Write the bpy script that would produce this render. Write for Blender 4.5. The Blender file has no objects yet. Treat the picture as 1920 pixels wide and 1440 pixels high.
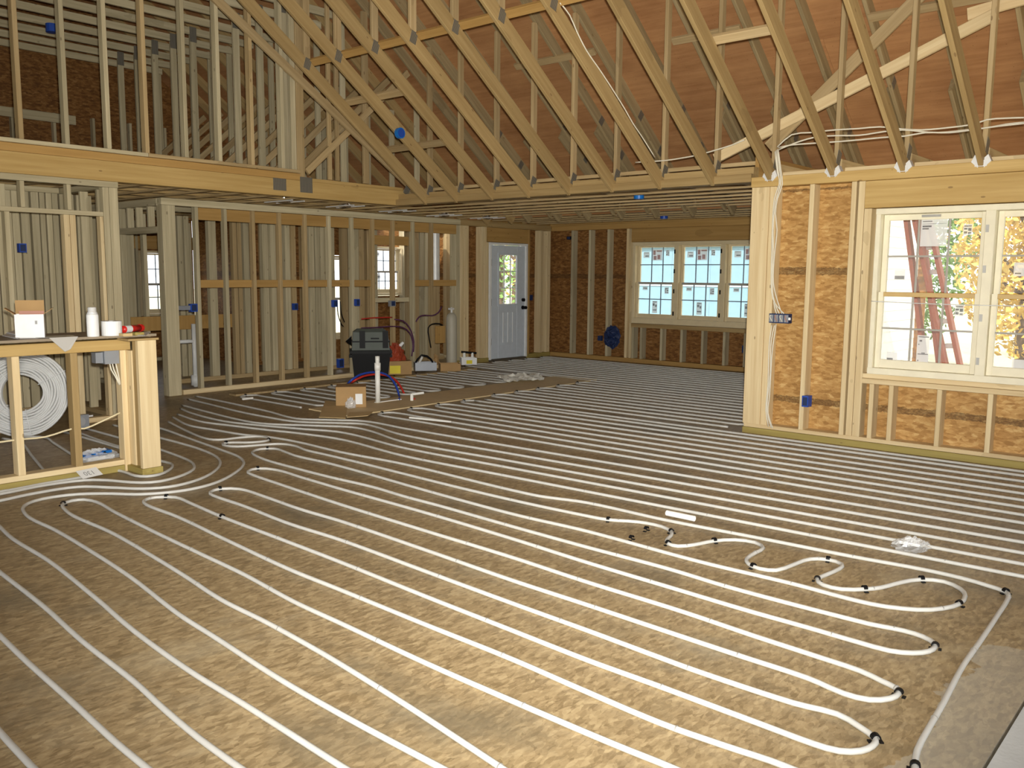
import bpy, math, random
import numpy as np
from mathutils import Vector, Matrix, Quaternion
random.seed(7)
S = bpy.context.scene
COL = S.collection

# ------------------------------------------------------------------ camera, sky, sun, flash, exposure
F = 1648.0
CAM_H = 1.55
def cam_axes(yaw, pitch, roll):
    cy, sy, cp, sp = math.cos(yaw), math.sin(yaw), math.cos(pitch), math.sin(pitch)
    fwd = Vector((cy*cp, sy*cp, -sp)); right = Vector((sy, -cy, 0)); down = fwd.cross(right)
    cr, sr = math.cos(roll), math.sin(roll)
    return right*cr + down*sr, right*-sr + down*cr, fwd
RT, DN, FW = cam_axes(math.radians(40.95), math.radians(7.13), math.radians(-0.45))
cd = bpy.data.cameras.new('camera'); cam = bpy.data.objects.new('camera', cd); COL.objects.link(cam)
cd.sensor_width = 36.0; cd.lens = F/1920*36; cd.clip_start = .05; cd.clip_end = 300
UP = -DN; BK = -FW
cam.matrix_world = Matrix(((RT.x, UP.x, BK.x, 0), (RT.y, UP.y, BK.y, 0), (RT.z, UP.z, BK.z, CAM_H), (0, 0, 0, 1)))
S.camera = cam

W = bpy.data.worlds.new('world'); S.world = W; W.use_nodes = True
bg = W.node_tree.nodes['Background']; bg.inputs[0].default_value = (.93, .97, 1.0, 1); bg.inputs[1].default_value = 2.7

sd = bpy.data.lights.new('sun', 'SUN'); sd.energy = 4.5; sd.angle = .02; sd.color = (1, .95, .85)
so = bpy.data.objects.new('sun', sd); COL.objects.link(so)
so.rotation_euler = Vector((.60, .33, -.72)).to_track_quat('-Z', 'Y').to_euler(); so.location = (-20, -12, 25)

# the flash of the photographer's camera
fd = bpy.data.lights.new('camera_flash', 'SPOT'); fd.energy = 2700; fd.spot_size = math.radians(102); fd.spot_blend = 1.0
fd.shadow_soft_size = .03; fd.color = (1, .965, .87)
fo = bpy.data.objects.new('camera_flash', fd); COL.objects.link(fo)
fo.location = Vector((0, 0, CAM_H)) + UP*.09 + RT*.03
fo.rotation_euler = (FW + UP*.20).to_track_quat('-Z', 'Y').to_euler()

S.cycles.max_bounces = 6; S.cycles.diffuse_bounces = 4; S.cycles.glossy_bounces = 2
S.view_settings.view_transform = 'Standard'; S.view_settings.look = 'None'
S.view_settings.exposure = 0.0; S.view_settings.gamma = 1.0; S.view_settings.use_curve_mapping = False

# ------------------------------------------------------------------ surveying: points of the photo laid onto the floor or a wall plane
CP = Vector((0, 0, CAM_H))
def ray(x, y): return RT*((x-960)/F) + DN*((y-720)/F) + FW
def onZ(x, y, z=0.0):
    d = ray(x, y); return CP + d*((z-CAM_H)/d.z)
def onX(x, y, c): d = ray(x, y); return CP + d*(c/d.x)
def onY(x, y, c): d = ray(x, y); return CP + d*(c/d.y)

# ------------------------------------------------------------------ materials
def new_mat(name):
    m = bpy.data.materials.new(name); m.use_nodes = True
    nt = m.node_tree; return m, nt, nt.nodes['Principled BSDF']
def N(nt, t, **kw):
    n = nt.nodes.new(t)
    for k, v in kw.items():
        if hasattr(n, k): setattr(n, k, v)
        else: n.inputs[k].default_value = v
    return n
def ramp(nt, fac, stops):
    r = nt.nodes.new('ShaderNodeValToRGB'); e = r.color_ramp.elements
    while len(e) < len(stops): e.new(.5)
    for i, (p, c) in enumerate(stops): e[i].position = p; e[i].color = (*c, 1)
    nt.links.new(fac, r.inputs[0]); return r.outputs[0]
def mix(nt, a, b, fac, mode='MIX'):
    n = nt.nodes.new('ShaderNodeMix'); n.data_type = 'RGBA'; n.blend_type = mode
    for s, v in ((n.inputs[6], a), (n.inputs[7], b), (n.inputs[0], fac)):
        if isinstance(v, (int, float)): s.default_value = v
        elif isinstance(v, tuple): s.default_value = (*v, 1)
        else: nt.links.new(v, s)
    return n.outputs[2]
def math_n(nt, op, a, b=0.0):
    n = nt.nodes.new('ShaderNodeMath'); n.operation = op
    for s, v in zip(n.inputs, (a, b)):
        if isinstance(v, (int, float)): s.default_value = v
        else: nt.links.new(v, s)
    return n.outputs[0]
def mapped(nt, scale, coord='Object', rnd=0.0, rot=(0, 0, 0)):
    tc = nt.nodes.new('ShaderNodeTexCoord'); v = tc.outputs[coord]
    if rnd:
        oi = nt.nodes.new('ShaderNodeObjectInfo')
        cx = nt.nodes.new('ShaderNodeCombineXYZ')
        m = math_n(nt, 'MULTIPLY', oi.outputs['Random'], rnd)
        for i in range(3): nt.links.new(m, cx.inputs[i])
        ad = nt.nodes.new('ShaderNodeVectorMath'); ad.operation = 'ADD'
        nt.links.new(v, ad.inputs[0]); nt.links.new(cx.outputs[0], ad.inputs[1]); v = ad.outputs[0]
    mp = nt.nodes.new('ShaderNodeMapping'); mp.inputs['Scale'].default_value = scale; mp.inputs['Rotation'].default_value = rot
    nt.links.new(v, mp.inputs[0]); return mp.outputs[0]
def noise(nt, vec, scale=1.0, detail=4.0, rough=.55):
    n = nt.nodes.new('ShaderNodeTexNoise'); n.inputs['Scale'].default_value = scale
    n.inputs['Detail'].default_value = detail; n.inputs['Roughness'].default_value = rough
    nt.links.new(vec, n.inputs['Vector']); return n.outputs[0]
def bump(nt, bs, h, st=.3, dist=.002):
    b = nt.nodes.new('ShaderNodeBump'); b.inputs['Strength'].default_value = st; b.inputs['Distance'].default_value = dist
    nt.links.new(h, b.inputs['Height']); nt.links.new(b.outputs[0], bs.inputs['Normal'])

def lumber(name, light, dark, knot=(.16, .09, .04), var=.22):
    m, nt, bs = new_mat(name)
    g = noise(nt, mapped(nt, (22, 22, .9), rnd=37.0), 1.0, 5.0, .6)
    c = ramp(nt, g, [(.28, dark), (.52, tuple((a+b)/2 for a, b in zip(light, dark))), (.72, light)])
    st = noise(nt, mapped(nt, (3, 3, 1.2), rnd=53.0), 1.0, 3.0)
    c = mix(nt, c, tuple(x*.72 for x in dark), math_n(nt, 'MULTIPLY', math_n(nt, 'GREATER_THAN', st, .66), .35))
    v = nt.nodes.new('ShaderNodeTexVoronoi'); v.inputs['Scale'].default_value = 1.0
    nt.links.new(mapped(nt, (9, 9, 3.6), rnd=71.0), v.inputs['Vector'])
    k = math_n(nt, 'LESS_THAN', v.outputs['Distance'], .075)
    c = mix(nt, c, knot, math_n(nt, 'MULTIPLY', k, .6))
    oi = nt.nodes.new('ShaderNodeObjectInfo')
    hv = nt.nodes.new('ShaderNodeHueSaturation')
    val = math_n(nt, 'ADD', math_n(nt, 'MULTIPLY', oi.outputs['Random'], var), 1.0-var*.6)
    nt.links.new(val, hv.inputs['Value']); nt.links.new(c, hv.inputs['Color'])
    nt.links.new(hv.outputs[0], bs.inputs['Base Color'])
    bs.inputs['Roughness'].default_value = .62; bs.inputs['Specular IOR Level'].default_value = .25
    bump(nt, bs, g, .15, .001)
    return m
def osb(name, stops, scale=(10, 30, 10), dirt=None, rough=.6, band=None, spec=.3):
    m, nt, bs = new_mat(name)
    outs = []
    for i, (rz, sc) in enumerate((((0, 0, .25), 1.0), ((.2, .3, 1.25), .8), ((.1, -.2, -.6), 1.25))):
        v = nt.nodes.new('ShaderNodeTexVoronoi'); v.inputs['Scale'].default_value = 1.0
        vec = mapped(nt, tuple(s*sc for s in scale), rnd=19.0, rot=rz)
        nz = nt.nodes.new('ShaderNodeTexNoise'); nz.inputs['Scale'].default_value = .35; nt.links.new(vec, nz.inputs['Vector'])
        ad = nt.nodes.new('ShaderNodeVectorMath'); ad.operation = 'MULTIPLY_ADD'
        nt.links.new(nz.outputs[1], ad.inputs[0]); ad.inputs[1].default_value = (1.6, 1.6, 1.6); nt.links.new(vec, ad.inputs[2])
        nt.links.new(ad.outputs[0], v.inputs['Vector'])
        bw = nt.nodes.new('ShaderNodeSeparateColor'); nt.links.new(v.outputs['Color'], bw.inputs[0]); outs.append(bw.outputs[0])
    fine = noise(nt, mapped(nt, tuple(s*3 for s in scale), rnd=5.0), 1.0, 4)
    s = math_n(nt, 'ADD', math_n(nt, 'ADD', math_n(nt, 'MULTIPLY', outs[0], .36), math_n(nt, 'MULTIPLY', outs[1], .28)),
               math_n(nt, 'ADD', math_n(nt, 'MULTIPLY', outs[2], .16), math_n(nt, 'MULTIPLY', fine, .2)))
    c = ramp(nt, s, stops)
    if dirt:
        d = noise(nt, mapped(nt, (1.1, .7, 1.1)), 1.0, 6, .65)
        c = mix(nt, c, dirt, ramp(nt, d, [(.52, (0, 0, 0)), (.68, (.75, .75, .75))]))
        d2 = noise(nt, mapped(nt, (.5, .9, .5), rot=(0, 0, .7)), 1.3, 5, .7)
        c = mix(nt, c, (.46, .40, .28), ramp(nt, d2, [(.55, (0, 0, 0)), (.75, (.55, .55, .55))]))
    if dirt:
        gp = nt.nodes.new('ShaderNodeNewGeometry'); sx = nt.nodes.new('ShaderNodeSeparateXYZ'); nt.links.new(gp.outputs['Position'], sx.inputs[0])
        dw = math_n(nt, 'MULTIPLY', math_n(nt, 'SUBTRACT', d, .5), .9)
        fy = math_n(nt, 'LESS_THAN', math_n(nt, 'ADD', sx.outputs[1], dw), .82)
        fx_ = math_n(nt, 'LESS_THAN', math_n(nt, 'ADD', sx.outputs[0], dw), 4.05)
        c = mix(nt, c, (.46, .46, .42), math_n(nt, 'MULTIPLY', math_n(nt, 'MULTIPLY', fy, fx_), .38))
    if band:
        tc = nt.nodes.new('ShaderNodeNewGeometry'); sp = nt.nodes.new('ShaderNodeSeparateXYZ'); nt.links.new(tc.outputs['Position'], sp.inputs[0])
        wob = noise(nt, mapped(nt, (12, 12, 12)), 1.0, 5, .7)
        for z0, hw in band:
            dz = math_n(nt, 'ABSOLUTE', math_n(nt, 'SUBTRACT', sp.outputs[2], z0))
            f = math_n(nt, 'LESS_THAN', math_n(nt, 'ADD', dz, math_n(nt, 'MULTIPLY', wob, .06)), hw+.03)
            c = mix(nt, c, (.07, .035, .012), math_n(nt, 'MULTIPLY', f, ramp_f(nt, fine)))
    nt.links.new(c, bs.inputs['Base Color'])
    bs.inputs['Roughness'].default_value = rough; bs.inputs['Specular IOR Level'].default_value = spec
    bump(nt, bs, s, .25, .002)
    return m
def ramp_f(nt, fac): return ramp(nt, fac, [(.3, (.25, .25, .25)), (.6, (.75, .75, .75))])
def plain(name, col, rough=.5, metal=0.0, spec=.4, alpha=1.0, bumpy=0.0):
    m, nt, bs = new_mat(name)
    c = mix(nt, tuple(x*.86 for x in col), tuple(min(1, x*1.08) for x in col), noise(nt, mapped(nt, (9, 9, 9), rnd=11.0), 1.0, 3))
    nt.links.new(c, bs.inputs['Base Color'])
    bs.inputs['Roughness'].default_value = rough; bs.inputs['Metallic'].default_value = metal
    bs.inputs['Specular IOR Level'].default_value = spec
    if bumpy: bump(nt, bs, noise(nt, mapped(nt, (60, 60, 60)), 1.0, 3), bumpy, .002)
    return m
def clear(name, col, alpha, rough=.1, spec=.5):
    m, nt, bs = new_mat(name)
    bs.inputs['Base Color'].default_value = (*col, 1); bs.inputs['Alpha'].default_value = alpha
    bs.inputs['Roughness'].default_value = rough; bs.inputs['Specular IOR Level'].default_value = spec
    return m

M = {}
M['pale'] = lumber('pale_spruce', (.80, .66, .41), (.62, .46, .25), var=.16)
M['weathered'] = lumber('weathered_spruce', (.62, .545, .37), (.40, .34, .215), (.10, .07, .04), .3)
M['pine'] = lumber('truss_pine', (.46, .33, .155), (.33, .22, .093), var=.2)
M['pine2'] = lumber('web_pine', (.54, .41, .23), (.37, .26, .125), var=.3)
M['orange'] = lumber('orange_header_stock', (.50, .31, .11), (.38, .22, .07), var=.15)
M['beam'] = lumber('beam_stock', (.60, .42, .175), (.45, .29, .10), var=.12)
M['greywood'] = lumber('grey_board', (.44, .34, .19), (.28, .21, .11))
M['treated'] = lumber('treated_plate', (.42, .34, .11), (.30, .23, .07), var=.12)
M['osb_floor'] = osb('floor_osb', [(.25, (.225, .160, .082)), (.42, (.295, .215, .115)), (.58, (.355, .262, .142)), (.78, (.44, .335, .19))],
                     (26, 60, 26), dirt=(.15, .125, .082), rough=.5, spec=.35)
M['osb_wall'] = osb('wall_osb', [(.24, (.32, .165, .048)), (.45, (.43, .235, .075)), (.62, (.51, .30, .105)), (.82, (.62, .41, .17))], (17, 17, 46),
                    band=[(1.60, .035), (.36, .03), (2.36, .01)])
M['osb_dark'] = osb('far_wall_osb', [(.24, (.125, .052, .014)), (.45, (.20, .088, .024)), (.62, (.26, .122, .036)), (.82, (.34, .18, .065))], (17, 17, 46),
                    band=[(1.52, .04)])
m, nt, bs = new_mat('roof_plywood')
g = noise(nt, mapped(nt, (3.0, 20, 1.0), rnd=17.0), 1.0, 5, .6)
c = ramp(nt, g, [(.3, (.31, .145, .06)), (.55, (.45, .23, .10)), (.75, (.55, .30, .14))])
g2 = noise(nt, mapped(nt, (4, 3.5, 1.6), rnd=23.0), 1.0, 5, .6)
c = mix(nt, c, ramp(nt, g2, [(.35, (.32, .15, .065)), (.7, (.55, .30, .135))]), .5)
v = nt.nodes.new('ShaderNodeTexVoronoi'); nt.links.new(mapped(nt, (4, 5, 3), rnd=7.0), v.inputs['Vector'])
c = mix(nt, c, (.10, .03, .012), math_n(nt, 'MULTIPLY', math_n(nt, 'LESS_THAN', v.outputs['Distance'], .07), .7))
nt.links.new(c, bs.inputs['Base Color']); bs.inputs['Roughness'].default_value = .7; bs.inputs['Specular IOR Level'].default_value = .2
M['ply'] = m
# galvanised truss plate with rows of teeth
m, nt, bs = new_mat('gusset_steel')
w1 = nt.nodes.new('ShaderNodeTexWave'); w1.inputs['Scale'].default_value = 26; nt.links.new(mapped(nt, (1, 1, 1)), w1.inputs['Vector'])
nt.links.new(ramp(nt, w1.outputs[1], [(.3, (.10, .09, .07)), (.7, (.36, .34, .29))]), bs.inputs['Base Color'])
bs.inputs['Metallic'].default_value = .5; bs.inputs['Roughness'].default_value = .55
M['plate'] = m
M['galv'] = plain('bright_galvanised', (.80, .81, .82), .4, .25, bumpy=.4)
M['pex'] = plain('white_tubing', (.56, .555, .53), .38, spec=.4)
M['coilpex'] = plain('tubing_coil_white', (.66, .67, .67), .4)
M['black'] = plain('black_plastic', (.006, .006, .007), .5, spec=.15)
M['white'] = plain('white_paint', (.82, .83, .84), .4)
M['doorpaint'] = plain('door_primer_white', (.62, .68, .76), .45)
M['vinyl'] = plain('primed_window_frame', (.86, .80, .62), .45)
M['almond'] = plain('window_wood', (.74, .62, .40), .5)
M['muntin'] = plain('grey_muntin', (.42, .40, .36), .5)
M['fmuntin'] = plain('slate_muntin', (.20, .27, .36), .5)
M['brownrail'] = plain('brown_check_rail', (.60, .42, .18), .5)
M['hinge'] = plain('sash_hardware', (.45, .44, .42), .4, .5)
M['blue'] = plain('blue_plastic_box', (.02, .075, .42), .4)
M['cyan'] = plain('bright_blue_box', (.01, .16, .55), .4)
M['navy'] = plain('navy_insulation_cover', (.015, .03, .10), .6)
M['cable'] = plain('white_cable', (.78, .74, .62), .5)
M['yellowcable'] = plain('cream_cable', (.80, .70, .46), .5)
M['paper'] = plain('white_paper', (.86, .87, .88), .6)
M['ink'] = plain('grey_ink', (.33, .33, .34), .6)
M['redink'] = plain('red_print', (.50, .24, .18), .6)
M['cardboard'] = plain('cardboard', (.42, .26, .11), .75)
M['cardlight'] = plain('pale_cardboard', (.60, .44, .22), .75)
M['striptan'] = plain('bare_tan_strip', (.72, .57, .33), .75)
M['red'] = plain('red_plastic', (.62, .02, .015), .35)
M['redpipe'] = plain('red_tubing', (.50, .03, .02), .4)
M['bluepipe'] = plain('blue_tubing', (.02, .06, .38), .4)
M['purplepipe'] = plain('dark_purple_tubing', (.10, .03, .09), .4)
M['redbag'] = plain('faded_red_bag', (.36, .055, .02), .6)
M['yellow'] = plain('yellow_label', (.80, .66, .02), .5)
M['pvc'] = plain('white_pvc', (.88, .88, .84), .3)
M['greycase'] = plain('grey_tool_case', (.10, .115, .10), .5, spec=.2)
M['greymetal'] = plain('grey_tank_paint', (.44, .41, .33), .5)
M['greyduct'] = plain('grey_box_steel', (.34, .36, .40), .4, .4)
M['silver'] = plain('mirror_can', (.9, .9, .9), .12, 1.0)
M['concrete'] = plain('pale_concrete', (.60, .62, .62), .85, bumpy=.5)
M['siding'] = plain('white_lap_siding', (.86, .84, .76), .5)
M['foam'] = plain('pale_blue_board', (.30, .50, .62), .7)
M['foamw'] = plain('white_seam_tape', (.60, .72, .80), .7)
M['grass'] = plain('pale_dry_ground', (.58, .53, .36), .9, bumpy=.8)
M['leafy'] = plain('yellow_leaves', (.72, .50, .12), .7)
M['leafo'] = plain('orange_leaves', (.66, .34, .09), .7)
M['leafg'] = plain('green_leaves', (.22, .36, .09), .7)
M['bark'] = plain('tree_bark', (.16, .11, .075), .9, bumpy=.8)
M['ladder'] = plain('red_fibreglass', (.56, .17, .10), .5)
M['rung'] = plain('aluminium_rung', (.80, .80, .80), .35, .6)
M['glass'] = clear('window_glass', (.9, .95, .95), .07, .02, .6)
M['film'] = clear('clear_plastic_film', (.93, .95, .97), .36, .12, .8)
M['greyfilm'] = clear('grey_plastic_sheet', (.55, .53, .50), .85, .25, .6)
M['stickerpaper'] = clear('sticker_paper', (.92, .93, .94), .55, .6, .2)
M['stickerink'] = clear('sticker_ink', (.25, .25, .27), .5, .6, .2)
M['stickerred'] = clear('sticker_red', (.55, .22, .18), .5, .6, .2)
M['wrap'] = clear('milky_plastic_wrap', (.88, .87, .80), .92, .3, .4)
M['lightblock'] = plain('black_light_block', (.05, .05, .05), .8)
M['threshold'] = plain('dark_threshold', (.10, .085, .065), .5)
M['plywoodcap'] = plain('grey_cap_board', (.30, .24, .17), .7)

# ------------------------------------------------------------------ helpers
CACHE = {}
def mesh(name, verts, faces, mat=None, smooth=False):
    me = bpy.data.meshes.new(name); me.from_pydata([tuple(v) for v in verts], [], faces); me.update()
    if mat: me.materials.append(mat)
    if smooth: me.polygons.foreach_set('use_smooth', [True]*len(me.polygons))
    return me
def box_data(dx, dy, dz, c=None):
    if c is None: c = min(.0035, .12*min(dx, dy))
    a, b, h = dx/2, dy/2, dz/2
    o = [(a-c, -b), (a, -b+c), (a, b-c), (a-c, b), (-a+c, b), (-a, b-c), (-a, -b+c), (-a+c, -b)]
    v = [(x, y, -h) for x, y in o] + [(x, y, h) for x, y in o]
    f = [tuple(range(7, -1, -1)), tuple(range(8, 16))] + [(i, (i+1) % 8, 8+(i+1) % 8, 8+i) for i in range(8)]
    return v, f
def box_mesh(dx, dy, dz, mat):
    k = (round(dx, 4), round(dy, 4), round(dz, 4), mat.name)
    if k not in CACHE:
        v, f = box_data(dx, dy, dz); CACHE[k] = mesh('board', v, f, mat)
    return CACHE[k]
def thing(name, label, cat=None, loc=(0, 0, 0), group=None, kind=None):
    o = bpy.data.objects.new(name, None); COL.objects.link(o); o.location = loc; o.empty_display_size = .1
    o['label'] = label
    if cat: o['category'] = cat
    if group: o['group'] = group
    if kind: o['kind'] = kind
    return o
def tag(o, label, cat=None, group=None, kind=None):
    o['label'] = label
    if cat: o['category'] = cat
    if group: o['group'] = group
    if kind: o['kind'] = kind
    return o
def absloc(p):
    v = Vector((0, 0, 0))
    while p is not None: v = v + Vector(p.location); p = p.parent
    return v
def put(name, me, parent, loc, rot=None, label=None):
    o = bpy.data.objects.new(name, me); COL.objects.link(o)
    l = Vector(loc)
    if parent is not None: o.parent = parent; l = l - absloc(parent)
    o.location = l
    if rot is not None: o.rotation_mode = 'QUATERNION'; o.rotation_quaternion = rot
    if label: o['label'] = label
    return o
QX = Quaternion((0, 1, 0), math.pi/2); QY = Quaternion((1, 0, 0), -math.pi/2)
def lum(parent, name, xr, yr, zr, mat, label=None):
    """a squared board; the grain runs along its longest side"""
    d = [abs(r[1]-r[0]) for r in (xr, yr, zr)]; c = [(r[0]+r[1])/2 for r in (xr, yr, zr)]
    i = d.index(max(d)); mt = M[mat] if isinstance(mat, str) else mat
    if i == 2: return put(name, box_mesh(d[0], d[1], d[2], mt), parent, c, None, label)
    if i == 0: return put(name, box_mesh(d[2], d[1], d[0], mt), parent, c, QX, label)
    return put(name, box_mesh(d[0], d[2], d[1], mt), parent, c, QY, label)
def stick(parent, name, p0, p1, w, t, mat, normal=(0, 1, 0), label=None):
    """a board from p0 to p1; t is its thickness along normal"""
    p0, p1 = Vector(p0), Vector(p1); z = (p1-p0); L = z.length; z.normalize()
    y = Vector(normal); y = (y - z*y.dot(z)).normalized(); x = y.cross(z)
    q = Matrix((x, y, z)).transposed().to_quaternion()
    return put(name, box_mesh(w, t, L, M[mat] if isinstance(mat, str) else mat), parent, (p0+p1)/2, q, label)
class MB:
    def __init__(s): s.v, s.f = [], []
    def add(s, v, f, T=None):
        n = len(s.v)
        s.v += [tuple(T @ Vector(p)) if T is not None else tuple(p) for p in v]; s.f += [tuple(i+n for i in q) for q in f]
    def box(s, xr, yr, zr, T=None):
        x0, x1 = xr; y0, y1 = yr; z0, z1 = zr
        s.add([(x0, y0, z0), (x1, y0, z0), (x1, y1, z0), (x0, y1, z0), (x0, y0, z1), (x1, y0, z1), (x1, y1, z1), (x0, y1, z1)],
              [(3, 2, 1, 0), (4, 5, 6, 7), (0, 1, 5, 4), (1, 2, 6, 5), (2, 3, 7, 6), (3, 0, 4, 7)], T)
    def cyl(s, p0, p1, r0, r1=None, n=14, caps=True):
        r1 = r0 if r1 is None else r1
        p0, p1 = Vector(p0), Vector(p1); z = (p1-p0).normalized(); x = z.orthogonal().normalized(); y = z.cross(x)
        v = [p0 + (x*math.cos(a)+y*math.sin(a))*r0 for a in (2*math.pi*i/n for i in range(n))]
        v += [p1 + (x*math.cos(a)+y*math.sin(a))*r1 for a in (2*math.pi*i/n for i in range(n))]
        f = [(i, (i+1) % n, n+(i+1) % n, n+i) for i in range(n)]
        if caps: f += [tuple(range(n-1, -1, -1)), tuple(range(n, 2*n))]
        s.add(v, f)
    def lathe(s, prof, n=20, c=(0, 0, 0)):
        v = [(c[0]+r*math.cos(2*math.pi*i/n), c[1]+r*math.sin(2*math.pi*i/n), c[2]+z) for r, z in prof for i in range(n)]
        f = []
        for k in range(len(prof)-1):
            for i in range(n): f.append((k*n+i, k*n+(i+1) % n, (k+1)*n+(i+1) % n, (k+1)*n+i))
        f += [tuple(range(n-1, -1, -1)), tuple(range((len(prof)-1)*n, len(prof)*n))]
        s.add(v, f)
    def build(s, name, mat, parent=None, loc=(0, 0, 0), smooth=False, label=None):
        l = Vector(loc); me = mesh(name, [Vector(p)-l for p in s.v], s.f, M[mat] if isinstance(mat, str) else mat, smooth)
        return put(name, me, parent, loc, None, label)
def smooth_path(pts, step=.06, closed=False):
    P = [Vector(p) for p in pts]; out = []
    for i in range(len(P)-1):
        a = P[i-1] if i else P[0]*2-P[1]; b, c = P[i], P[i+1]; d = P[i+2] if i+2 < len(P) else P[-1]*2-P[-2]
        n = max(2, min(14, int((c-b).length/step)))
        # centripetal style tangents limited by the segment length
        L = (c-b).length
        t1 = (c-a); t1 = t1*(L/max(t1.length, 1e-6)); t2 = (d-b); t2 = t2*(L/max(t2.length, 1e-6))
        for k in range(n):
            t = k/n; h = (2*t**3-3*t**2+1, t**3-2*t**2+t, -2*t**3+3*t**2, t**3-t**2)
            out.append(b*h[0]+t1*h[1]+c*h[2]+t2*h[3])
    out.append(P[-1]); return out
def tube_data(path, r, n=8):
    v, f = [], []; prev = None
    for i, p in enumerate(path):
        t = (path[min(i+1, len(path)-1)]-path[max(i-1, 0)]).normalized()
        if prev is None: x = t.orthogonal().normalized() if abs(t.z) > .9 else Vector((0, 0, 1)).cross(t).normalized()
        else: x = (prev - t*prev.dot(t)).normalized()
        prev = x; y = t.cross(x)
        v += [p + (x*math.cos(a)+y*math.sin(a))*r for a in (2*math.pi*k/n for k in range(n))]
    for i in range(len(path)-1):
        for k in range(n): f.append((i*n+k, i*n+(k+1) % n, (i+1)*n+(k+1) % n, (i+1)*n+k))
    f += [tuple(range(n-1, -1, -1)), tuple(range((len(path)-1)*n, len(path)*n))]
    return v, f
def tube(name, pts, r, mat, parent=None, smooth=True, n=8, step=.06):
    path = smooth_path(pts, step) if smooth else [Vector(p) for p in pts]
    base = path[0].copy(); v, f = tube_data(path, r, n)
    me = mesh(name, [p-base for p in v], f, M[mat], True)
    return put(name, me, parent, base)

# ------------------------------------------------------------------ floor, ground
XR, XF, YD, YP, YC, YB = 8.05, 13.20, 10.50, 10.36, 9.10, 9.08
CEIL = 2.46
mb = MB(); mb.box((-3, 13.34), (.585, 14.95), (-.03, 0)); fl = mb.build('floor', 'osb_floor')
tag(fl, 'wide tan oriented strand board subfloor covered with white tubing', 'floor', kind='structure')
mb = MB(); mb.box((-3, 8.2), (-3, .575), (-.04, -.004)); o = mb.build('concrete_slab', 'concrete')
tag(o, 'pale concrete hearth slab at the bottom right corner of the photo', 'floor', kind='structure')
mb = MB(); mb.box((-40, 90), (-60, 90), (-.5, -.35)); o = mb.build('ground', 'grass')
tag(o, 'dry grassy ground outside the windows', 'ground', kind='structure')

# ------------------------------------------------------------------ right wall with its big window
wr = thing('wall_right', 'right-hand outer wall of pale studs over amber strand board, with a tall window', 'wall', (XR, 1, 0), kind='structure')
def osb_panel(parent, xr, yr, zr, mat):
    mb = MB(); mb.box(xr, yr, zr); c = ((xr[0]+xr[1])/2, (yr[0]+yr[1])/2, (zr[0]+zr[1])/2)
    return mb.build('sheathing_panel', mat, parent, c)
WY0, WY1, WZ0, WZ1 = -.05, 2.745, .72, 2.145          # window opening
for y0, y1 in ((2.80, 3.935), ):
    for z0, z1 in ((0, .36), (.36, 1.60), (1.60, 2.50)): osb_panel(wr, (XR+.142, XR+.155), (y0, y1), (z0, z1), 'osb_wall')
osb_panel(wr, (XR+.142, XR+.155), (-2.5, 2.80), (0, .66), 'osb_wall')
osb_panel(wr, (XR+.142, XR+.155), (-2.5, 2.80), (2.15, 2.5), 'osb_wall')
osb_panel(wr, (XR+.142, XR+.155), (-2.5, -.1), (.66, 2.15), 'osb_wall')
lum(wr, 'sole_plate', (XR, XR+.14), (-2.5, 3.935), (0, .06), 'treated')
lum(wr, 'sole_plate', (XR+.004, XR+.14), (-2.5, 3.925), (.062, .10), 'pale')
lum(wr, 'top_plate', (XR-.012, XR+.16), (-2.5, 3.94), (2.395, 2.49), 'beam')
st0 = (.10, 2.393)
lum(wr, 'post', (XR-.004, XR+.14), (3.755, 3.935), st0, 'pale', 'wide pale end post')
lum(wr, 'stud', (XR+.004, XR+.14), (3.685, 3.752), st0, 'pale')
for y in (3.34, 2.955): lum(wr, 'stud', (XR, XR+.14), (y-.022, y+.022), st0, 'pale')
lum(wr, 'stud', (XR+.006, XR+.14), (2.86, 2.915), st0, 'pale')
lum(wr, 'jack_stud', (XR+.004, XR+.14), (2.79, 2.855), (.10, 2.15), 'pale')
lum(wr, 'header', (XR+.012, XR+.14), (-2.0, 2.858), (2.155, 2.393), 'beam', 'deep solid window header')
lum(wr, 'rough_sill', (XR-.01, XR+.14), (-2.0, 2.787), (.595, .64), 'pale')
lum(wr, 'rough_sill', (XR+.004, XR+.14), (-2.0, 2.787), (.642, .685), 'pale')
for y in (2.70, 2.53, 2.13, 1.735, 1.33, .92, .5): lum(wr, 'cripple_stud', (XR, XR+.14), (y-.02, y+.02), (.10, .593), 'pale')

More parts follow.
